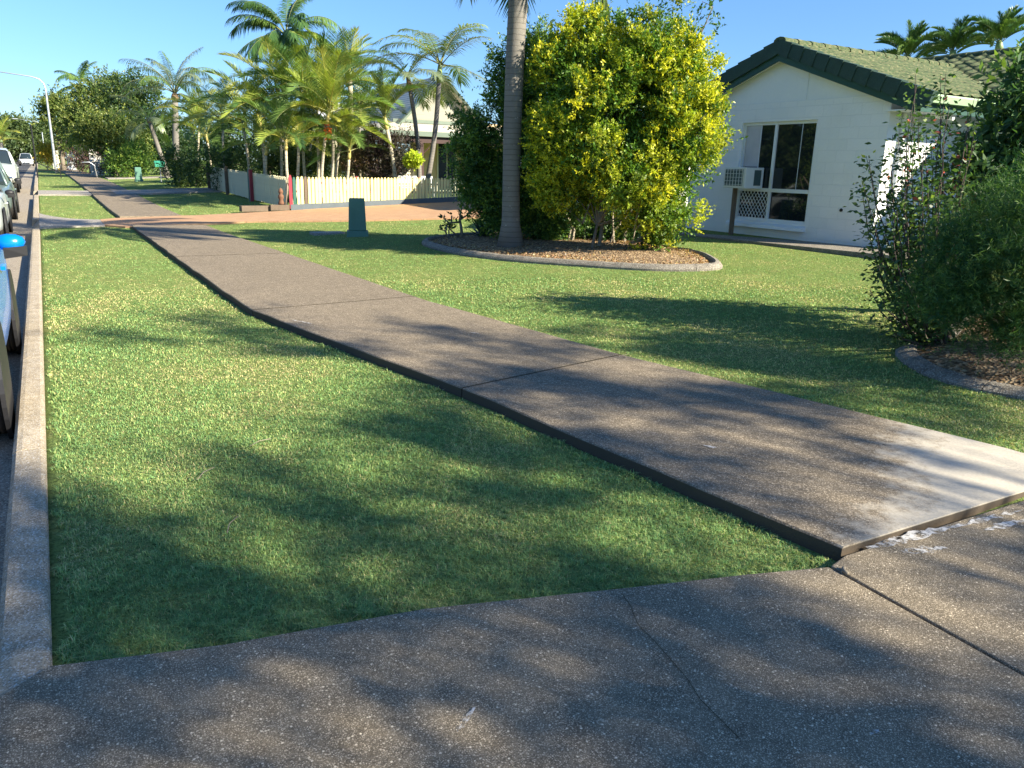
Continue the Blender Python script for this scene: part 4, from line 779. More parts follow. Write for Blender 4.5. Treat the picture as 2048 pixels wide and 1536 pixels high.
    if grille:
        m = MB(); m.box((-f[1] + .46, -.035, f[3] - .32), (f[1] - .46, .05, f[3] - .12)); m.build('grille', M['plastic'], o); MB().box((-f[1] + .3, -.03, f[2] + .06), (f[1] - .3, .05, f[2] + .2)).build('air_intake', M['plastic'], o)
        m = MB(); m.box((-f[1] + .46, -.045, f[3] - .24), (f[1] - .46, -.036, f[3] - .21)).box((-f[1] + .46, -.045, f[3] - .30), (f[1] - .46, -.036, f[3] - .28)); m.build('grille_bar', M['chrome'], o)
    MB().box((-.19, -.06, f[2] + .22), (.19, -.046, f[2] + .33)).build('number_plate', M['frame'], o)
    if bull:
        m = MB(); m.tube([(-.75, -.12, .48), (-.75, -.2, .62), (.75, -.2, .62), (.75, -.12, .48)], .04, 6).tube([(-.38, -.2, .5), (-.36, -.2, 1.02), (.36, -.2, 1.02), (.38, -.2, .5)], .035, 6); m.build('bull_bar', M['chrome'], o, True)
    if yaw: o.rotation_euler.z = yaw
    return o
SED = [(0, .70, .26, .66, .02), (.12, .80, .22, .74, .03), (.5, .86, .20, .82, .05), (1.25, .89, .20, .92, .05), (2.2, .90, .19, .95, .03), (3.4, .90, .2, .97, .03), (4.1, .86, .24, .96, .03), (4.4, .76, .3, .9, .02)]
SEDG = [(1.15, .76, .93, .62, .96), (1.75, .78, .94, .57, 1.36), (2.3, .79, .95, .56, 1.42), (3.1, .79, .96, .55, 1.40), (3.9, .76, .96, .6, 1.02)]
vehicle('parked_car', 'bright blue hatchback parked nearest the camera at the left frame edge', 'car', (-1.245, 5.02, -.22), 'bluepaint', .90, 4.1, [(q[0], q[1], q[2] * 1.3, q[3] * 1.17, q[4]) for q in SED], [(q[0], q[1], q[2] * 1.17, q[3], q[4] * 1.14) for q in SEDG], (.86, 3.45), .35, True, False, 1.17, 'cars parked along the kerb')
vehicle('parked_car', 'silver sedan parked at the kerb behind the blue car', 'car', (-1.62, 18.6, -.22), 'silverpaint', .90, 4.4, SED, [(g[0], g[1], g[2], g[3], g[4] + .1) for g in SEDG], (.86, 3.5), .34, True, False, 1.0, 'cars parked along the kerb')
vehicle('parked_car', 'grey green sedan parked between the silver sedan and the utility', 'car', (-1.60, 24.9, float(zl(26)) - .22), 'greypaint', .92, 4.5, SED, [(g[0], g[1], g[2], g[3], g[4] + .14) for g in SEDG], (.86, 3.5), .34, True, False, 1.02, 'cars parked along the kerb')
UT = [(0, .78, .42, .96, .03), (.12, .88, .38, 1.04, .04), (.5, .92, .36, 1.10, .06), (1.35, .93, .36, 1.16, .06), (2.4, .93, .36, 1.17, .02), (4.2, .93, .4, 1.17, .02), (5.0, .92, .45, 1.17, .02)]
UTG = [(1.2, .80, 1.18, .66, 1.2), (1.85, .82, 1.18, .64, 1.70), (2.5, .83, 1.18, .63, 1.78), (3.3, .83, 1.18, .63, 1.76), (3.7, .80, 1.18, .62, 1.68), (3.8, .8, 1.18, .62, 1.2)]
vehicle('parked_utility', 'pale silver four wheel drive utility facing the camera with headlights and bull bar', 'utility', (-1.75, 38.5, float(zl(39)) - .22), 'utepaint', .93, 5.0, UT, UTG, (.95, 4.0), .38, True, True, 1.25, 'cars parked along the kerb')
vehicle('parked_car', 'distant white car parked on the street beneath the far trees', 'car', (-1.5, 130, float(zl(130)) - .22), 'whitepaint', .90, 4.4, SED, [(g[0], g[1], g[2], g[3], g[4] + .25) for g in SEDG], (.86, 3.5), .34, True, False, 1.0, 'cars parked along the kerb')
# ------------------------------------------------------------------ yellow house behind the pickets
yh = empty('house', (12, 29, .35), 'beige and cream house with steep corrugated gable and veranda behind the picket fence', 'house')
YH = 29.; a = AY(757, 262, YH); g0 = AY(837, 238, YH); g1 = AY(921, 150, YH); w0 = AY(868, 300, YH); ew = 9.5
zv = a[2]; gx = g1[0]; gz_ = g1[2]; half = gx - g0[0]
mb = MB(); mb.box((w0[0], YH + 2.2, .2), (a[0] + ew, YH + 2.35, g0[2] + .1)); pb(yh, mb, 'wall', 'beige')
mb = MB(); mb.add([(g0[0], YH + 1.9, g0[2]), (gx + half, YH + 1.9, g0[2]), (gx, YH + 1.9, gz_), (g0[0], YH + 2.0, g0[2]), (gx + half, YH + 2.0, g0[2]), (gx, YH + 2.0, gz_)], [(0, 1, 2), (5, 4, 3), (0, 3, 4, 1)]); pb(yh, mb, 'gable', 'boards')
mb = MB()
for s in (-1, 1):
    e = (gx + s * (half + .5), g0[2] - .5 * (gz_ - g0[2]) / half); mb.add([(gx, YH + 1.5, gz_ + .12), (e[0], YH + 1.5, e[1] + .12), (e[0], YH + 12, e[1] + .12), (gx, YH + 12, gz_ + .12), (gx, YH + 1.5, gz_ + .05), (e[0], YH + 1.5, e[1] + .05), (e[0], YH + 12, e[1] + .05), (gx, YH + 12, gz_ + .05)], [(0, 1, 2, 3), (4, 7, 6, 5), (0, 4, 5, 1), (1, 5, 6, 2)])
pb(yh, mb, 'roof', 'corr')
mb = MB()
for s in (-1, 1):
    e = (gx + s * (half + .5), g0[2] - .5 * (gz_ - g0[2]) / half); mb.tube([(gx, YH + 1.47, gz_ + .05), (e[0], YH + 1.47, e[1] + .05)], .07, 4)
mb.box((g0[0] - .3, YH + 1.85, g0[2] - .05), (gx + half, YH + 1.89, g0[2] + .08)); pb(yh, mb, 'barge_board', 'roofgreen')
xl0, xr0 = a[0], a[0] + ew
mb = MB(); mb.add([(xl0, YH - .1, zv + .05), (xr0, YH - .1, zv + .05), (xr0, YH + 2.1, g0[2] - .02), (g0[0] - .2, YH + 2.1, g0[2] - .02), (xl0, YH + 5.0, zv + .05), (g0[0] - .2, YH + 5, g0[2] - .02)], [(0, 1, 2, 3), (0, 3, 5, 4)]); pb(yh, mb, 'veranda_roof', 'corr')
mb = MB(); mb.box((xl0 - .05, YH - .16, zv - .12), (xr0, YH - .1, zv + .06)).box((xl0 - .05, YH - .1, zv - .12), (xl0, YH + 5, zv + .06)); pb(yh, mb, 'gutter', 'roofgreen')
mb = MB(); mb.box((xl0 + .1, YH - .02, zv - .36), (xr0, YH + .06, zv - .125)); pb(yh, mb, 'veranda_beam', 'maroon')
for px in (843, 760, 960):
    q = AY(px, 300, YH); mb = MB(); mb.box((q[0] - .07, YH - .05, .2), (q[0] + .07, YH + .09, zv - .36)); mb.tube([(q[0] + .07, YH, zv - .75), (q[0] + .3, YH, zv - .55), (q[0] + .42, YH, zv - .37)], .03, 5); pb(yh, mb, 'veranda_post', 'maroon')
q0 = AY(873, 285, YH + 2.2)[0]; q1 = AY(912, 345, YH + 2.2)[0]
mb = MB(); mb.box((q0, YH + 2.15, .5), (q1, YH + 2.19, 2.75)); wnd = pb(yh, mb, 'window', 'cream')
mb = MB(); qm = (q0 + q1) / 2; mb.box((q0 + .07, YH + 2.12, .6), (qm - .03, YH + 2.15, 2.68)).box((qm + .03, YH + 2.12, .6), (q1 - .07, YH + 2.15, 2.68)); o = pb(yh, mb, 'pane', 'glass'); o.parent = wnd
mb = MB(); mb.box((xl0, YH - .1, .1), (xr0, YH + 2.2, .36)); pb(yh, mb, 'veranda_floor', 'pale')
mb = MB(); q = AY(812, 318, YH + 7); mb.box((q[0] - 1.6, YH + 7, .3), (q[0] + 2.8, YH + 7.2, 2.2)); pb(yh, mb, 'side_wall', 'cream')
bn = empty('garden_bench', AY(835, 352, 27.2), 'pale slatted bench on the veranda behind the picket fence', 'bench'); bn.location.z = .36
MB().box((-.7, -.2, .42), (.7, .2, .46)).build('seat', M['frame'], bn); MB().box((-.7, .2, .5), (.7, .23, .85)).build('backrest', M['frame'], bn)
for xx in (-.62, .62): MB().box((xx - .03, -.18, 0), (xx + .03, .18, .42)).build('leg', M['frame'], bn)
# white building behind the cane palms
q0 = AY(668, 300, 41); q1 = AY(752, 300, 41); wb = empty('house', (q0[0], 41, .4), 'white walled house glimpsed between the cane palms', 'house')
mb = MB(); mb.box((q0[0] - .2, 41, .2), (q1[0], 47, AY(720, 250, 41)[2])); pb(wb, mb, 'wall', 'white')
zt = AY(720, 240, 41)[2]; mb = MB(); mb.add([(q0[0] - .5, 40.5, zt - .2), (q1[0] + .5, 40.5, zt - .2), (q1[0] + .5, 44, zt + 1.0), (q0[0] - .5, 44, zt + 1.0), (q1[0] + .5, 47.5, zt - .2), (q0[0] - .5, 47.5, zt - .2)], [(0, 1, 2, 3), (3, 2, 4, 5), (0, 3, 5), (1, 4, 2)]); pb(wb, mb, 'roof', 'colorbond')
for px in (716,):
    q = AY(px, 300, 41); mb = MB(); mb.box((q[0] - .5, 40.96, 1.2), (q[0] + .5, 40.99, 2.4)); w_ = pb(wb, mb, 'window', 'glass')
# distant pale walls and sheds on the left
def wallthing(name, label, cat, px0, px1, pyt, dist, d=.3, mat='shed', zt=None):
    q0 = AY(px0, pyt, dist); q1 = AY(px1, pyt, dist); z0 = float(T(q0[0], dist)) - .1; o = empty(name, (q0[0], dist, z0), label, cat)
    n = max(1, int((q1[0] - q0[0]) / .9)); W_ = (q1[0] - q0[0]) / n; hgt = q0[2] - z0
    for k in range(n): MB().box((k * W_ + .03, 0, 0), ((k + 1) * W_ - .03, d, hgt)).build('panel', M[mat], o)
    MB().box((-.05, -.02, hgt), (q1[0] - q0[0] + .05, d + .02, hgt + .08)).build('capping', M['frame'], o); return o
wallthing('boundary_wall', 'pale panelled wall under the trees beyond the letterbox', 'wall', 176, 232, 300, 62, .25)
wallthing('garden_shed', 'small pale blue grey shed far left of the panelled wall', 'shed', 132, 150, 306, 85, 2.0, 'colorbond')
wallthing('boundary_wall', 'distant cream wall beside the street lamp pole', 'wall', 102, 117, 302, 95, .3, 'cream')
# hedge with edging
def boxhedge(label, c, sx, sy, h, n):
    f = rng.integers(0, 5, n); p = rng.uniform(-1, 1, (n, 3)); j = np.abs(rng.normal(size=n)) * .03
    P = np.stack([p[:, 0] * sx, p[:, 1] * sy, (p[:, 2] * .5 + .5) * h], 1)
    P[f == 0, 0] = sx - j[f == 0]; P[f == 1, 0] = -sx + j[f == 1]; P[(f == 2) | (f == 3), 1] = -sy + j[(f == 2) | (f == 3)]; P[f == 4, 2] = h - j[f == 4]
    o = empty('clipped_hedge', c, label, 'hedge'); D = rng.normal(size=(n, 3)) + P * .4; C = np.array([.11, .17, .05]) * rng.uniform(.5, 1.5, (n, 1))
    leafmesh('foliage', P, D, rng.uniform(.05, .09, n), C, M['leaf'], o, .6); MB().box((-sx + .06, -sy + .06, 0), (sx - .06, sy - .06, h - .06)).build('inner_branches', M['barkdark'], o); return o
boxhedge('square clipped green hedge beside the far end of the cream picket fence', G(386, 372), .72, .6, 1.12, 9000)

# fallen stems
for k, (px, py, L, az, nm) in enumerate(((500, 902, .16, .5, 'thin straw stem lying on the sunny verge grass'), (395, 970, .18, .9, 'thin straw stem lying at the shade edge of the verge'), (455, 1078, .17, 1.1, 'dry stem lying in the shaded verge grass'), (1215, 722, .3, .3, 'forked dry twig on the footpath joint'), (1695, 1150, .05, .9, 'short pale leaf stalk beside the driveway joint'), (1785, 1338, .09, -.6, 'curved dry stem on the driveway at lower right'))):
    q = G(px, py); z = float(q[2]) + (.03 if k < 3 else .012 if k == 3 else -.02)
    if k > 3: q = np.array([*atz(px, py, -.02), 0]); z = -.014
    o = MB().tube([(0, 0, 0), (L * .5, .012, .006), (L, 0, 0)], [.0022 if k != 4 else .009] * 3, 5).build('fallen_twig', M['barkpale'], None, True); o.location = (q[0], q[1], z); o.rotation_euler.z = az; tag(o, nm, 'twig')
# ------------------------------------------------------------------ plants
def pblobs(L, dist_default=13.0, thick=1.0):
    out = []
    for q in L:
        px, py, rx, ry = q[:4]; d = q[4] if len(q) > 4 else dist_default; c = pd(px, py, d); v = ray(px, py); k = d / math.hypot(v[0], v[1]); s_ = k / 1538 * 1.0
        out.append((c[0], c[1], c[2], rx * s_ * thick, rx * s_ * thick, ry * s_))
    return out
def reloc(blobs, base): return blobs
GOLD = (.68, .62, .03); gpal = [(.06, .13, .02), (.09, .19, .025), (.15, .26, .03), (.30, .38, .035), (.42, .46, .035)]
bb = G(1190, 512); bush = empty('golden_bush', bb, 'huge golden green bush with many pale stems in the edged garden bed', 'bush')
bl = pblobs([(1215, 215, 145, 125, 13.9), (1320, 120, 75, 68, 13.6), (1150, 135, 82, 65, 14.2), (1368, 275, 66, 105, 13.3), (1255, 335, 120, 78, 13.3), (1140, 300, 80, 95, 14.0), (1405, 18, 22, 36, 13.6), (1185, 58, 38, 32, 14.1), (1325, 405, 55, 55, 13.3), (1150, 385, 60, 40, 13.9), (1310, 460, 35, 28, 13.6), (1372, 180, 42, 62, 13.5), (1290, 62, 52, 38, 13.8)])
def lumps(L, n, r0, r1):
    A = np.array(L); a = (A[:, 3] * A[:, 5]); k = rng.choice(len(A), n, p=a / a.sum()); u = unit(rng.normal(size=(n, 3))); c = A[k, :3] + u * A[k, 3:] * rng.uniform(.60, .80, (n, 1)); rr_ = rng.uniform(r0, r1, n)
    keep = np.ones(n, bool)
    for q in range(n):
        for b_ in L: 
            if (((c[q] - b_[:3]) / (np.array(b_[3:]) * .58)) ** 2).sum() < 1: keep[q] = False
    return [(*c[q], rr_[q], rr_[q], rr_[q] * rng.uniform(.6, .9)) for q in range(n) if keep[q]]
lm = lumps(bl, 330, .24, .42)
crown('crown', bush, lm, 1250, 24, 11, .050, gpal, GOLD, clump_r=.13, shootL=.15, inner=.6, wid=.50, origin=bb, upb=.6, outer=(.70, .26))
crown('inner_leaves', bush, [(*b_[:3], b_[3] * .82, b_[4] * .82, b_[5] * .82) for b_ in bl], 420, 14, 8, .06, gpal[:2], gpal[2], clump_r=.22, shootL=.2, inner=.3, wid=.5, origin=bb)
mb = MB(); rr = random.Random(8)
for px in (1134, 1141, 1168, 1196, 1203, 1216, 1229, 1246, 1263):
    q = G(px, rr.uniform(488, 506)); q = q - bb; p = [q + [0, 0, -.03]]
    for k in range(1, 6): p.append(q + np.array([rr.uniform(-.1, .1), rr.uniform(-.1, .1), .27 * k]) + np.array([q[0] + .1, q[1] + .25, 0]) * .12 * k)
    r_ = rr.uniform(.014, .04); mb.tube(p, [r_ * 1.2, r_, r_ * .95, r_ * .8, r_ * .6, r_ * .4], 7)
mb.build('stems', M['barkpale'], bush, True)
tg = [np.array(b_[:3]) - bb for b_ in bl]; limbs(bush, (.1, .2, -.05), tg, .03, 'bark', .25, 'branches')
mb = MB()
for k in range(26):
    b_ = bl[k % len(bl)]; a = np.array(b_[:3]) - bb; e = a + unit(rng.normal(size=3)) * np.array(b_[3:]) * .95; mb.tube([a * [.6, .6, .5], (a + e) / 2 + rng.normal(size=3) * .1, e], [.02, .012, .004], 4, False)
mb.build('twigs', M['barkpale'], bush)
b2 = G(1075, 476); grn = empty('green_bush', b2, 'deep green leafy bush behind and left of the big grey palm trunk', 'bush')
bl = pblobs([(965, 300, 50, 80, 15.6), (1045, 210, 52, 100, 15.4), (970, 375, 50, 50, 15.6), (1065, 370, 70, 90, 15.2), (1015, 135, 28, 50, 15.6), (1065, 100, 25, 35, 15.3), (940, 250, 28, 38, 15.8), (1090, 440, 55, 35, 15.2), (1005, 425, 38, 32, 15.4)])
crown('crown', grn, lumps(bl, 190, .22, .4), 620, 20, 10, .054, [(.045, .11, .03), (.07, .16, .04), (.10, .20, .045)], (.26, .36, .05), clump_r=.14, shootL=.17, inner=.5, wid=.5, origin=b2, upb=.4)  # foliage is greener in itself; its shade is also put into these colours
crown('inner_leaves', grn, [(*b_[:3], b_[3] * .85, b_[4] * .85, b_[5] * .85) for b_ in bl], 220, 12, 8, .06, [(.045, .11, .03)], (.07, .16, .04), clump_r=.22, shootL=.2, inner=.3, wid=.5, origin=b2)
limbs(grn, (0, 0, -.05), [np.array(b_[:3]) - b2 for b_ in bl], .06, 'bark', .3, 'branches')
lb_ = G(1200, 484); lowb = empty('low_shrub', lb_, 'low dark green shrub seen behind the bare stems of the golden bush', 'shrub')
bl = pblobs([(1180, 450, 60, 32, 15.6), (1250, 450, 60, 34, 15.4), (1120, 455, 50, 30, 15.6)])
crown('crown', lowb, bl, 110, 16, 9, .06, [(.04, .10, .03), (.06, .14, .035)], (.14, .22, .05), clump_r=.2, shootL=.18, inner=.4, wid=.5, origin=lb_); limbs(lowb, (0, 0, -.05), [np.array(b_[:3]) - lb_ for b_ in bl], .03, 'barkdark', .3, 'stems')
# big palm in the bed
base = G(1021, 503); q = pd(1039, 0, math.hypot(base[0], base[1]) + .1); dv = (q - base) / (q[2] - base[2]); top = base + dv * 5.05
palm('tall_palm', 'large smooth grey palm trunk rising out of frame from the edged garden bed', base, top, .145, .162, 'king', 17, 1.12, None, .95, (-.05, 0), (62, 42, 20, 20, -8, -35, 80), 'palmtrunk', 1.9, seed=3, seg=24)
# small plants at the left of the bed
fb = G(925, 482); fr_ = empty('succulent_shrub', fb, 'low bare branched succulent shrub at the left end of the garden bed', 'shrub')
mb = MB(); tips = []
for (pts, r_) in (([(0, 0, 0), (-.03, 0, .25), (-.06, .02, .45)], .03), ([(-.05, 0, .38), (-.3, 0, .36), (-.42, .0, .45)], .018), ([(-.06, 0, .42), (.08, 0, .5), (.12, 0, .56)], .018), ([(-.06, 0, .42), (-.05, 0, .6)], .018), ([(-.25, 0, .36), (-.22, .05, .5)], .014), ([(.05, .1, 0), (-.2, .1, .2), (-.3, .1, .3)], .015), ([(-.3, 0, 0), (-.38, 0, .2), (-.5, 0, .25)], .016), ([(-.3, 0, 0), (-.28, .05, .22), (-.2, .05, .3)], .014), ([(-.38, 0, .18), (-.35, 0, .3)], .012)):
    mb.tube(pts, [r_ * 1.3, r_, r_ * .7][:len(pts)], 6); tips.append(pts[-1])
mb.tube([(.1, 0, .5), (.32, 0, 1.0)], [.008, .006], 4); mb.build('branch', M['barkpale'], fr_, True)
P = np.repeat(np.array(tips), 9, 0) + rng.normal(size=(len(tips) * 9, 3)) * .03; leafmesh('leaves', P, rng.normal(size=P.shape) + [0, 0, .5], rng.uniform(.06, .12, len(P)), np.array([(.05, .10, .04)]) * rng.uniform(.6, 1.4, (len(P), 1)), M['leaf'], fr_, .5)
ab = G(968, 479); ag = empty('agave', ab, 'dark spiky agave rosette just left of the grey palm trunk', 'agave'); mb = MB()
for k in range(22):
    az = k * 2.4; el = R(20 + 55 * (k / 22)); L = .42 + .16 * rng.random(); d = np.array([math.cos(az) * math.cos(el), math.sin(az) * math.cos(el), math.sin(el)]); s_ = np.array([-math.sin(az), math.cos(az), 0]); u_ = np.cross(d, s_)
    secs = [[p_ - s_ * w_ , p_ - u_ * w_ * .5 * -1 * .6, p_ + s_ * w_, p_ - u_ * w_ * -.2] for p_, w_ in ((d * .02, .025), (d * L * .4, .045), (d * L * .75 + [0, 0, -.01], .03), (d * L + [0, 0, -.02], .002))]
    mb.loft(secs, True)
mb.build('leaves', pm('agave_green', (.04, .085, .06), .5, .3), ag, True)
# ---- right: leggy shrub, feathery conifer and flowering shrub
sb = G(1885, 692); sh = empty('leggy_shrub', sb, 'tall leggy shrub of thin upright twigs with small dark leaves before the house corner', 'shrub')
rr = random.Random(12); mb = MB(); LP = []; LD = []; LC = []; LS = []
dd = math.hypot(sb[0], sb[1])
ends = [(1738, 290, .3), (1722, 360, .2), (1745, 430, 0), (1760, 520, -.1), (1752, 590, -.3), (1765, 640, -.4), (1775, 330, .4), (1795, 250, .6), (1815, 200, .5), (1830, 150, .3), (1850, 230, .1), (1870, 280, .7), (1895, 120, .6), (1905, 205, .2), (1930, 190, .4), (1945, 240, .8), (1960, 270, 0), (1820, 330, -.2), (1850, 380, -.3), (1800, 430, -.4), (1785, 500, -.2), (1835, 480, .5), (1880, 420, -.4), (1920, 360, -.2), (1800, 570, -.5), (1830, 600, .6), (1870, 540, .8), (1770, 460, .7), (1980, 330, .3), (1900, 320, .5), (1860, 300, -.1), (1785, 290, 0), (1810, 380, .3), (1845, 440, .1), (1890, 480, .3), (1815, 520, .2), (1790, 620, -.1), (1860, 610, -.4), (1880, 350, .1)]
for e in ends * 2:
    px, py, dz_ = e; px += rr.uniform(-14, 14); py += rr.uniform(-14, 40); e3 = pd(px, py, dd + dz_ + rr.uniform(-.25, .25)); s0 = sb + np.array([rr.uniform(-.12, .12), rr.uniform(-.12, .12), -.02]); h_ = e3 - s0
    c1 = s0 + np.array([h_[0] * .75, h_[1] * .75, h_[2] * .35]) + np.array([rr.uniform(-.1, .1), rr.uniform(-.1, .1), 0]); pts = []
    for k in range(11):
        t = k / 10; p = (1 - t) ** 2 * s0 + 2 * t * (1 - t) * c1 + t * t * e3 + np.array([rr.uniform(-1, 1), rr.uniform(-1, 1), 0]) * .018; pts.append(p - sb)
    mb.tube(pts, [.014 - .0115 * k / 10 for k in range(11)], 5, False)
    L = np.linalg.norm(h_); nl = int(L * 85)
    for k in range(nl):
        t = rr.uniform(.18, 1); i = min(9, int(t * 10)); p = pts[i] + (pts[i + 1] - pts[i]) * (t * 10 - i); off = np.array([rr.gauss(0, 1), rr.gauss(0, 1), rr.gauss(.2, .6)]); off /= np.linalg.norm(off); q = rr.uniform(.0, .10) * (1 if rr.random() < .6 else 2)
        LP.append(p + off * q); LD.append(off + np.array([0, 0, -.25])); LS.append(rr.uniform(.035, .07)); z_ = (p + sb)[2]; r_ = rr.random()
        LC.append((.05, .10, .035) if r_ < .6 else (.08, .15, .045) if r_ < .88 else (.20, .27, .06) if r_ < .97 or z_ < 1.4 else (.45, .10, .08))
mb.build('stems', pm('dark_twig_bark', (.10, .075, .065), .9, .3), sh); LC = np.array(LC) * rng.uniform(.75, 1.25, (len(LC), 1)); leafmesh('leaves', np.array(LP), np.array(LD), np.array(LS), LC, M['leaf'], sh, .5)
cb = G(2008, 700); cf = empty('feathery_shrub', cb, 'dense feathery dark green shrub at the right frame edge in front', 'shrub')
bl = pblobs([(1985, 450, 62, 70, 7.3), (1925, 545, 58, 60, 7.0), (2010, 560, 80, 90, 6.9), (1880, 625, 40, 38, 7.0), (1965, 640, 60, 45, 6.9), (2090, 450, 70, 100, 7.0), (2120, 600, 80, 100, 6.8), (1930, 610, 45, 45, 6.8), (2040, 390, 38, 32, 7.3), (2060, 680, 60, 30, 6.8)], thick=.9)
crown('crown', cf, bl, 260, 16, 26, .052, [(.03, .095, .028), (.042, .12, .032), (.06, .145, .04)], (.17, .28, .07), clump_r=.105, shootL=.2, inner=.72, wid=.09, origin=cb, upb=.7)
limbs(cf, (0, 0, -.05), [np.array(b_[:3]) - cb for b_ in bl], .055, 'barkdark', .22, 'trunk')
tb = np.array([8.6, 4.5, .15]); fl = empty('flowering_shrub', tb, 'broad leaved shrub with red flowers between the leggy shrub and the house', 'shrub')
bl = pblobs([(2020, 280, 40, 45, 8.9), (2050, 310, 45, 80, 8.9), (1980, 380, 60, 60, 8.9), (2080, 200, 60, 70, 8.9), (2040, 430, 70, 70, 8.9), (2110, 330, 60, 90, 8.8)]); crown('crown', fl, bl, 110, 9, 8, .11, [(.05, .11, .04), (.08, .15, .05)], (.18, .27, .06), clump_r=.24, inner=.5, origin=tb, wid=.38)
bl2 = pblobs([(1945, 390, 60, 16, 8.9), (1920, 262, 12, 18, 8.9), (1990, 375, 40, 14, 8.9), (1905, 400, 25, 12, 8.9)]); crown('red_flowers', fl, bl2, 22, 4, 5, .045, [(.45, .07, .05), (.5, .16, .06)], (.7, .2, .1), clump_r=.08, inner=.3, origin=tb, wid=.8); limbs(fl, (0, 0, -.1), [np.array(b_[:3]) - tb for b_ in bl + bl2], .04, 'barkdark', .3, 'stems')  # the shrub's red flowers, drawn as small leaf shapes
# ---- palms behind the pickets
def bp_(px, py, dist): q = pd(px, py, dist); return np.array([q[0], q[1], float(T(q[0], q[1]))])
def P2(name, label, bpx, tpx, tpy, dist, *a, **k):
    b_ = bp_(bpx, 345, dist); t_ = pd(tpx, tpy, dist); return palm(name, label, b_, t_, *a, **k)
UP = (80, 62, 42, 62, 42, 20)
P2('palm_tree', 'slender palm with grey ringed trunk, tallest of the pair before the cream gable', 846, 878, 165, 27.2, .10, .075, 'arch', 12, 1.0, None, .62, (.1, 0), (62, 42, 62, 20, 42, -8), 'palmtrunk', 1.2, 'shaft', seed=1)
P2('palm_tree', 'slender curved palm just left of the tallest, crown half hidden', 838, 820, 178, 27.7, .095, .07, 'arch', 11, .85, None, .45, (.12, 0), (62, 42, 20, -8, 42), 'palmtrunk', 1.2, 'deadfrond', seed=2)
P2('palm_tree', 'short green palm with upright fan of fronds left of the curved palm', 791, 774, 258, 27.0, .085, .06, 'cane', 14, .95, None, .4, (.08, 0), (80, 62, 80, 42, 62, 62), 'canetrunk', 1.2, 'shafty', seed=4)
P2('palm_tree', 'tall palm with dense drooping dark crown rising highest above the cane palms', 560, 572, 88, 33, .14, .12, 'dense', 32, .78, None, .4, (0, 0), (80, 62, 42, 20, -8, -35, 42, 20), 'palmtrunk', 1.3, seed=5)
P2('palm_tree', 'palm with coarse broad leaflets beside the tallest dark palm', 705, 700, 160, 31, .1, .09, 'goldcane', 9, .95, None, .3, (0, 0), (80, 62, 80, 62, 42), 'canetrunk', 1.2, seed=6)
P2('palm_tree', 'feathery grey green palm with wide drooping crown left of the cane palms', 352, 350, 200, 52, .22, .17, 'queen', 18, 1.0, None, .4, (0, 0), (80, 62, 42, 62, 20, 42, -8), 'palmtrunk', 1.2, 'deadfrond', seed=7)
P2('palm_tree', 'leaning dark trunked palm under the grey green feathery palm', 335, 300, 245, 54, .17, .12, 'queen', 11, .7, None, .2, (0, 0), (62, 42, 20, -8), 'palmtrunk', 1.2, 'deadfrond', seed=8)
P2('palm_tree', 'distant palm standing above the dark trees at far left', 165, 160, 178, 105, .25, .2, 'dense', 15, 1.15, None, .5, (0, 0), (80, 62, 42, 20, -8), 'palmtrunk', 1.2, seed=9)
canes = [ # base px, top px, top py, dist, pool, scale, fronds, label
 (497, 488, 262, 32, 'goldcane', .95, 9, 'yellowish cane palm at the left end of the clump with arching fronds'),
 (398, 398, 262, 41, 'goldcane', 1.0, 9, 'pale yellow green cane palm above the clipped hedge'),
 (420, 415, 285, 39, 'cane', .9, 8, 'low green cane palm between the hedge and the cream fence'),
 (452, 446, 258, 36, 'goldcane', 1.0, 9, 'yellow tipped cane palm over the middle of the cream fence'),
 (526, 522, 262, 29.8, 'cane', 1.0, 9, 'green cane palm rising above the green and red fence post'),
 (536, 532, 310, 29.3, 'cane', .75, 8, 'short cane palm with pale twin stem right of the green fence post'),
 (560, 556, 215, 29.5, 'goldcane', 1.05, 10, 'tall golden cane palm in front of the dense dark palm'),
 (582, 572, 300, 26.3, 'cane', .85, 10, 'bright green low palm on a forked stem above the red end picket'),
 (583, 597, 292, 26.5, 'goldcane', .6, 6, 'slanting cane stem leaning right from the forked palm'),
 (612, 606, 225, 29, 'cane', 1.1, 10, 'tall green cane palm in the middle of the clump'),
 (631, 634, 262, 27.4, 'cane', .85, 7, 'thin pale stemmed cane palm left of the orange fruit'),
 (640, 654, 246, 26.2, 'goldcane', 1.0, 9, 'cane palm with orange fruit cluster and one golden arching frond'),
 (655, 666, 268, 26.6, 'goldcane', .95, 8, 'cane palm right of the orange fruit with drooping yellow fronds'),
 (668, 680, 290, 27.2, 'goldcane', .8, 7, 'shorter cane palm with bent pale stem beside the fruiting one'),
 (680, 698, 318, 26.8, 'cane', .7, 6, 'lowest cane palm curving right behind the yellow pickets'),
 (676, 672, 195, 31, 'cane', 1.15, 10, 'dark green cane palm standing behind the orange fruited one'),
 (590, 636, 215, 30.5, 'cane', 1.1, 9, 'cane palm leaning right behind the middle of the clump'),
 (722, 720, 235, 32.5, 'cane', 1.0, 9, 'dark cane palm at the right end of the clump by the white house')]
for k, (b_, tx, ty, d_, kind, s_, nf, lab) in enumerate(canes):
    P2('cane_palm', lab, b_, tx, ty, d_, .055, .045, kind, nf + 5, s_ * 1.12, 'golden cane palms behind the picket fence', .45 * s_, (.06 * (-1) ** k, 0), (62, 42, 80, 20, 42, 62, 20) if k % 2 else (42, 62, 20, 62, 42, -8, 80), 'canetrunk', 1.25, 'shafty' if k % 3 else 'shaft', seed=20 + k, fruit=(k == 11), az0=k * .7)
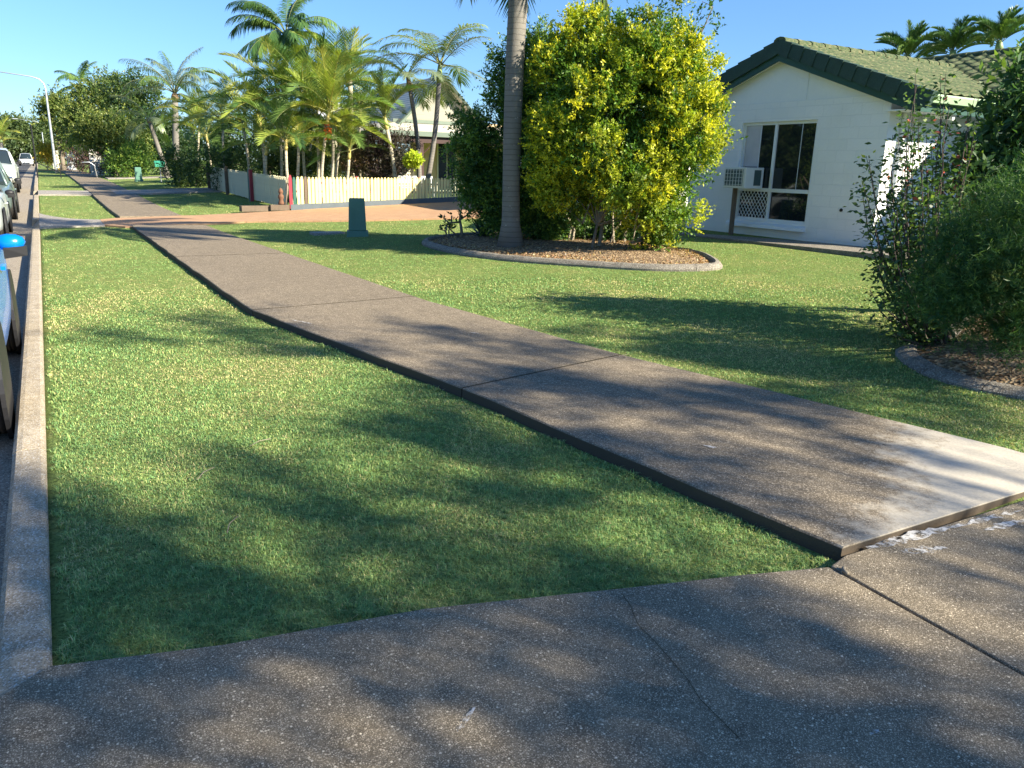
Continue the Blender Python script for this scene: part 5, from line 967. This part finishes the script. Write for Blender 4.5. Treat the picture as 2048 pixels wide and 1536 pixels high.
for k, (px, py, lab) in enumerate(((1815, 128, 'feathery palm behind the tiled roof, leftmost of the three'), (1905, 118, 'feathery palm behind the roof valley, middle of the three'), (1998, 100, 'feathery palm highest behind the ridge at far right'))):
    b_ = bp_(px, 330, 34); t_ = pd(px, py, 34); palm('foxtail_palm', lab, b_, t_, .12, .1, 'foxtail', 26, .66, 'palms behind the white house', .3, (0, 0), (80, 62, 42, 62, 20), seed=60 + k)
# ---- background trees and shrubs
OL = [(.07, .12, .03), (.10, .15, .035), (.13, .18, .045)]; DK = [(.035, .075, .025), (.05, .10, .03)]
def bt(name, label, bpx, dist, L, pal, tip, n=60, ls=.17, r0=.2, **k):
    b_ = bp_(bpx, 345, dist); kw = dict(clump_r=.55, shootL=.45, inner=.5, wid=.5); kw.update(k); return tree(name, label, b_, pblobs([(q[0], q[1], q[2], q[3], dist + (q[4] if len(q) > 4 else 0)) for q in L]), int(n * 1.7), 14, 8, ls, pal, tip, r0=r0, **kw)
bt('broadleaf_tree', 'olive green tree at the left end of the row behind the lamp pole', 128, 82, [(120, 235, 32, 40), (150, 260, 35, 40), (105, 215, 18, 22)], OL, (.26, .28, .07), 80, .22)
bt('broadleaf_tree', 'tall mid green tree right of the lamp pole above the panelled wall', 185, 72, [(185, 210, 38, 38), (215, 185, 30, 30), (170, 250, 40, 45)], OL, (.26, .28, .07), 90, .2)
bt('broadleaf_tree', 'high dark green tree below the feathery palm', 262, 66, [(245, 195, 38, 38), (285, 185, 32, 34), (265, 240, 45, 50)], DK + OL[:1], (.16, .2, .05), 100, .18)
bt('broadleaf_tree', 'spreading olive tree leaning over the panelled wall', 228, 58, [(215, 268, 50, 32), (250, 285, 40, 28), (185, 265, 30, 26)], OL, (.28, .30, .07), 90, .16)
bt('broadleaf_tree', 'dark leafy tree behind the leaning palm', 325, 60, [(320, 270, 45, 50), (355, 290, 35, 45), (300, 310, 40, 30)], DK, (.10, .15, .04), 90, .17)
bt('shrub', 'dark red leaved shrub at the foot of the panelled wall', 222, 57, [(222, 330, 14, 10), (165, 322, 18, 10, 10)], [(.05, .03, .03), (.06, .07, .04)], (.2, .08, .08), 26, .12, r0=.04, cat='shrub')
bt('shrub', 'bright green shrub under the olive tree by the lawn', 262, 55, [(268, 318, 30, 22), (240, 335, 20, 10)], [(.08, .17, .03), (.12, .22, .04)], (.3, .38, .06), 45, .12, r0=.05, cat='shrub')
bt('shrub', 'yellow orange leaved shrub left of the lamp pole far down the verge', 97, 84, [(98, 308, 9, 13)], [(.45, .30, .04), (.30, .28, .04)], (.6, .4, .05), 20, .16, r0=.04, cat='shrub')
bt('broadleaf_tree', 'far tree filling the end of the street left of the lamp pole', 60, 170, [(30, 272, 42, 28), (75, 285, 25, 28), (0, 285, 40, 30)], [(.07, .11, .045), (.09, .13, .05)], (.15, .2, .07), 140, .5, .4, clump_r=1.4, shootL=1.0)
bt('broadleaf_tree', 'lower far tree beyond the white car', 20, 200, [(70, 298, 18, 16), (45, 300, 20, 14), (90, 290, 12, 20)], [(.09, .13, .045)], (.22, .26, .08), 70, .5, .3, clump_r=1.2, shootL=1.0)
b_ = bp_(10, 345, 95); palm('palm_tree', 'sunlit yellow green palm at the far left edge above the utility', b_, pd(2, 285, 95), .2, .15, 'goldcane', 12, 1.5, None, .3, (0, 0), (80, 62, 42, 20), seed=90)
# thicket behind the fence
bt('shrub', 'dark shrub mass under the cane palms behind the cream fence', 470, 36, [(420, 335, 50, 30), (480, 330, 45, 30, -1), (370, 330, 40, 35, 3)], DK, (.10, .14, .04), 70, .1, r0=.05, cat='shrub', clump_r=.3, shootL=.3)
bt('shrub', 'mixed green undergrowth at the foot of the fruiting cane palms', 610, 30.5, [(560, 330, 35, 28), (610, 325, 40, 35), (655, 330, 35, 28)], DK + OL, (.2, .22, .06), 80, .09, r0=.05, cat='shrub', clump_r=.28, shootL=.3)
bt('shrub', 'dry reddish brown leaved shrub behind the yellow pickets', 715, 28, [(710, 315, 28, 35), (740, 330, 25, 24)], [(.12, .08, .05), (.07, .05, .035), (.16, .14, .06)], (.32, .20, .12), 60, .09, r0=.04, cat='shrub', clump_r=.25, shootL=.3, wid=.25)
bt('shrub', 'dark purple leaved shrub left of the veranda post', 790, 27.6, [(795, 305, 26, 36), (765, 300, 22, 35), (775, 340, 30, 18)], [(.03, .035, .025), (.05, .03, .035)], (.12, .10, .08), 60, .10, r0=.04, cat='shrub', clump_r=.25, shootL=.35, wid=.3)
bt('shrub', 'small bright lime leaved sapling against the veranda', 826, 26.5, [(828, 318, 15, 7), (822, 325, 10, 6)], [(.40, .50, .04)], (.6, .65, .06), 16, .10, r0=.02, cat='sapling', clump_r=.08, shootL=.12)
# ---- trees outside the frame that shade the foreground
def shade_pt(gx, gy, t): return np.array([gx, gy, 0]) + SUN * t
def shtree(name, label, base, L, n, ls, seedpal=OL, **k):
    kw = dict(clump_r=.5, shootL=.5, inner=.2, wid=.35, nl=14, r0=.16); kw.update(k); return tree(name, label, base, L, n, 24, 8, ls, seedpal, (.2, .25, .06), **kw)
SH = [  # centre of shade on the ground (x, y), distance to crown, radii
 ((.2, 3.0), 19, (1.5, .8, .38)), ((2.0, 3.35), 19, (1.0, .7, .25)), ((1.2, 1.5), 19, (1.5, .7, .14)), ((2.2, .7), 18, (1.4, .6, .12)), ((3.6, 1.0), 18, (1.0, .8, .16)), ((4.5, 2.9), 18, (1.1, .6, .10)),
 ((5.9, 3.7), 17, (1.6, .8, .32)), ((3.3, 6.3), 21, (1.5, .7, .22)), ((1.6, 8.0), 22, (1.2, .7, .12)), ((3.3, 4.5), 20, (.9, .6, .12))]
bls = [tuple(shade_pt(*c, t - 4.5)) + r for c, t, r in SH]
tb_ = np.array([7.8, -7.6, -.1]); shtree('shade_tree', 'tree behind the camera whose shade falls over the driveway and verge', tb_, bls, 92, .14, clump_r=.23)
for k, (x, y) in enumerate(((-17, 14), (-19, 24), (-16, 34), (-18, 4))):
    tree('broadleaf_tree', ('dense tree across the street nearest the house windows reflection', 'second dense tree across the street', 'third dense tree across the street beyond', 'tree across the street behind the parked cars')[k], (x, y, -.15), [(x, y, 4.2, 3.2, 3.6, 2.6), (x + .5, y + 2.5, 3, 2.4, 2.4, 2), (x, y - 2.5, 2.8, 2.5, 2.4, 2), (x, y + 4, 1.4, 1.5, 3, 1.6), (x, y, 1.4, 1.5, 3, 1.6)], 260, 10, 7, .34, DK, (.12, .17, .05), r0=.25, clump_r=.7, shootL=.6, wid=.6)
print('done build')

mbw = []
for k in range(60):
    t = k / 59; x = -130 + 420 * t; mbw.append((x, 330 - 90 * t + 20 * math.sin(k * 1.7), 3.5 + 1.5 * math.sin(k * 2.3), 7, 6, 5.5 + 2 * math.sin(k * 3.1)))
fw, _c = crown('far_wood', None, mbw, 900, 10, 7, 1.1, [(.05, .085, .035), (.065, .10, .04)], (.10, .14, .05), clump_r=2.2, shootL=1.5, inner=.4, wid=.6); tag(fw, 'distant mass of dark green trees along the horizon', 'trees', kind='stuff')

bt('broadleaf_tree', 'dark leafy tree filling the space behind the golden cane palms', 540, 44, [(470, 280, 45, 38), (560, 255, 50, 42), (620, 285, 40, 40), (420, 300, 40, 30)], DK, (.10, .15, .05), 110, .15)
bt('broadleaf_tree', 'dark green tree behind the short palm left of the veranda', 745, 38, [(735, 255, 24, 30), (700, 270, 24, 30)], DK, (.10, .15, .05), 40, .12)
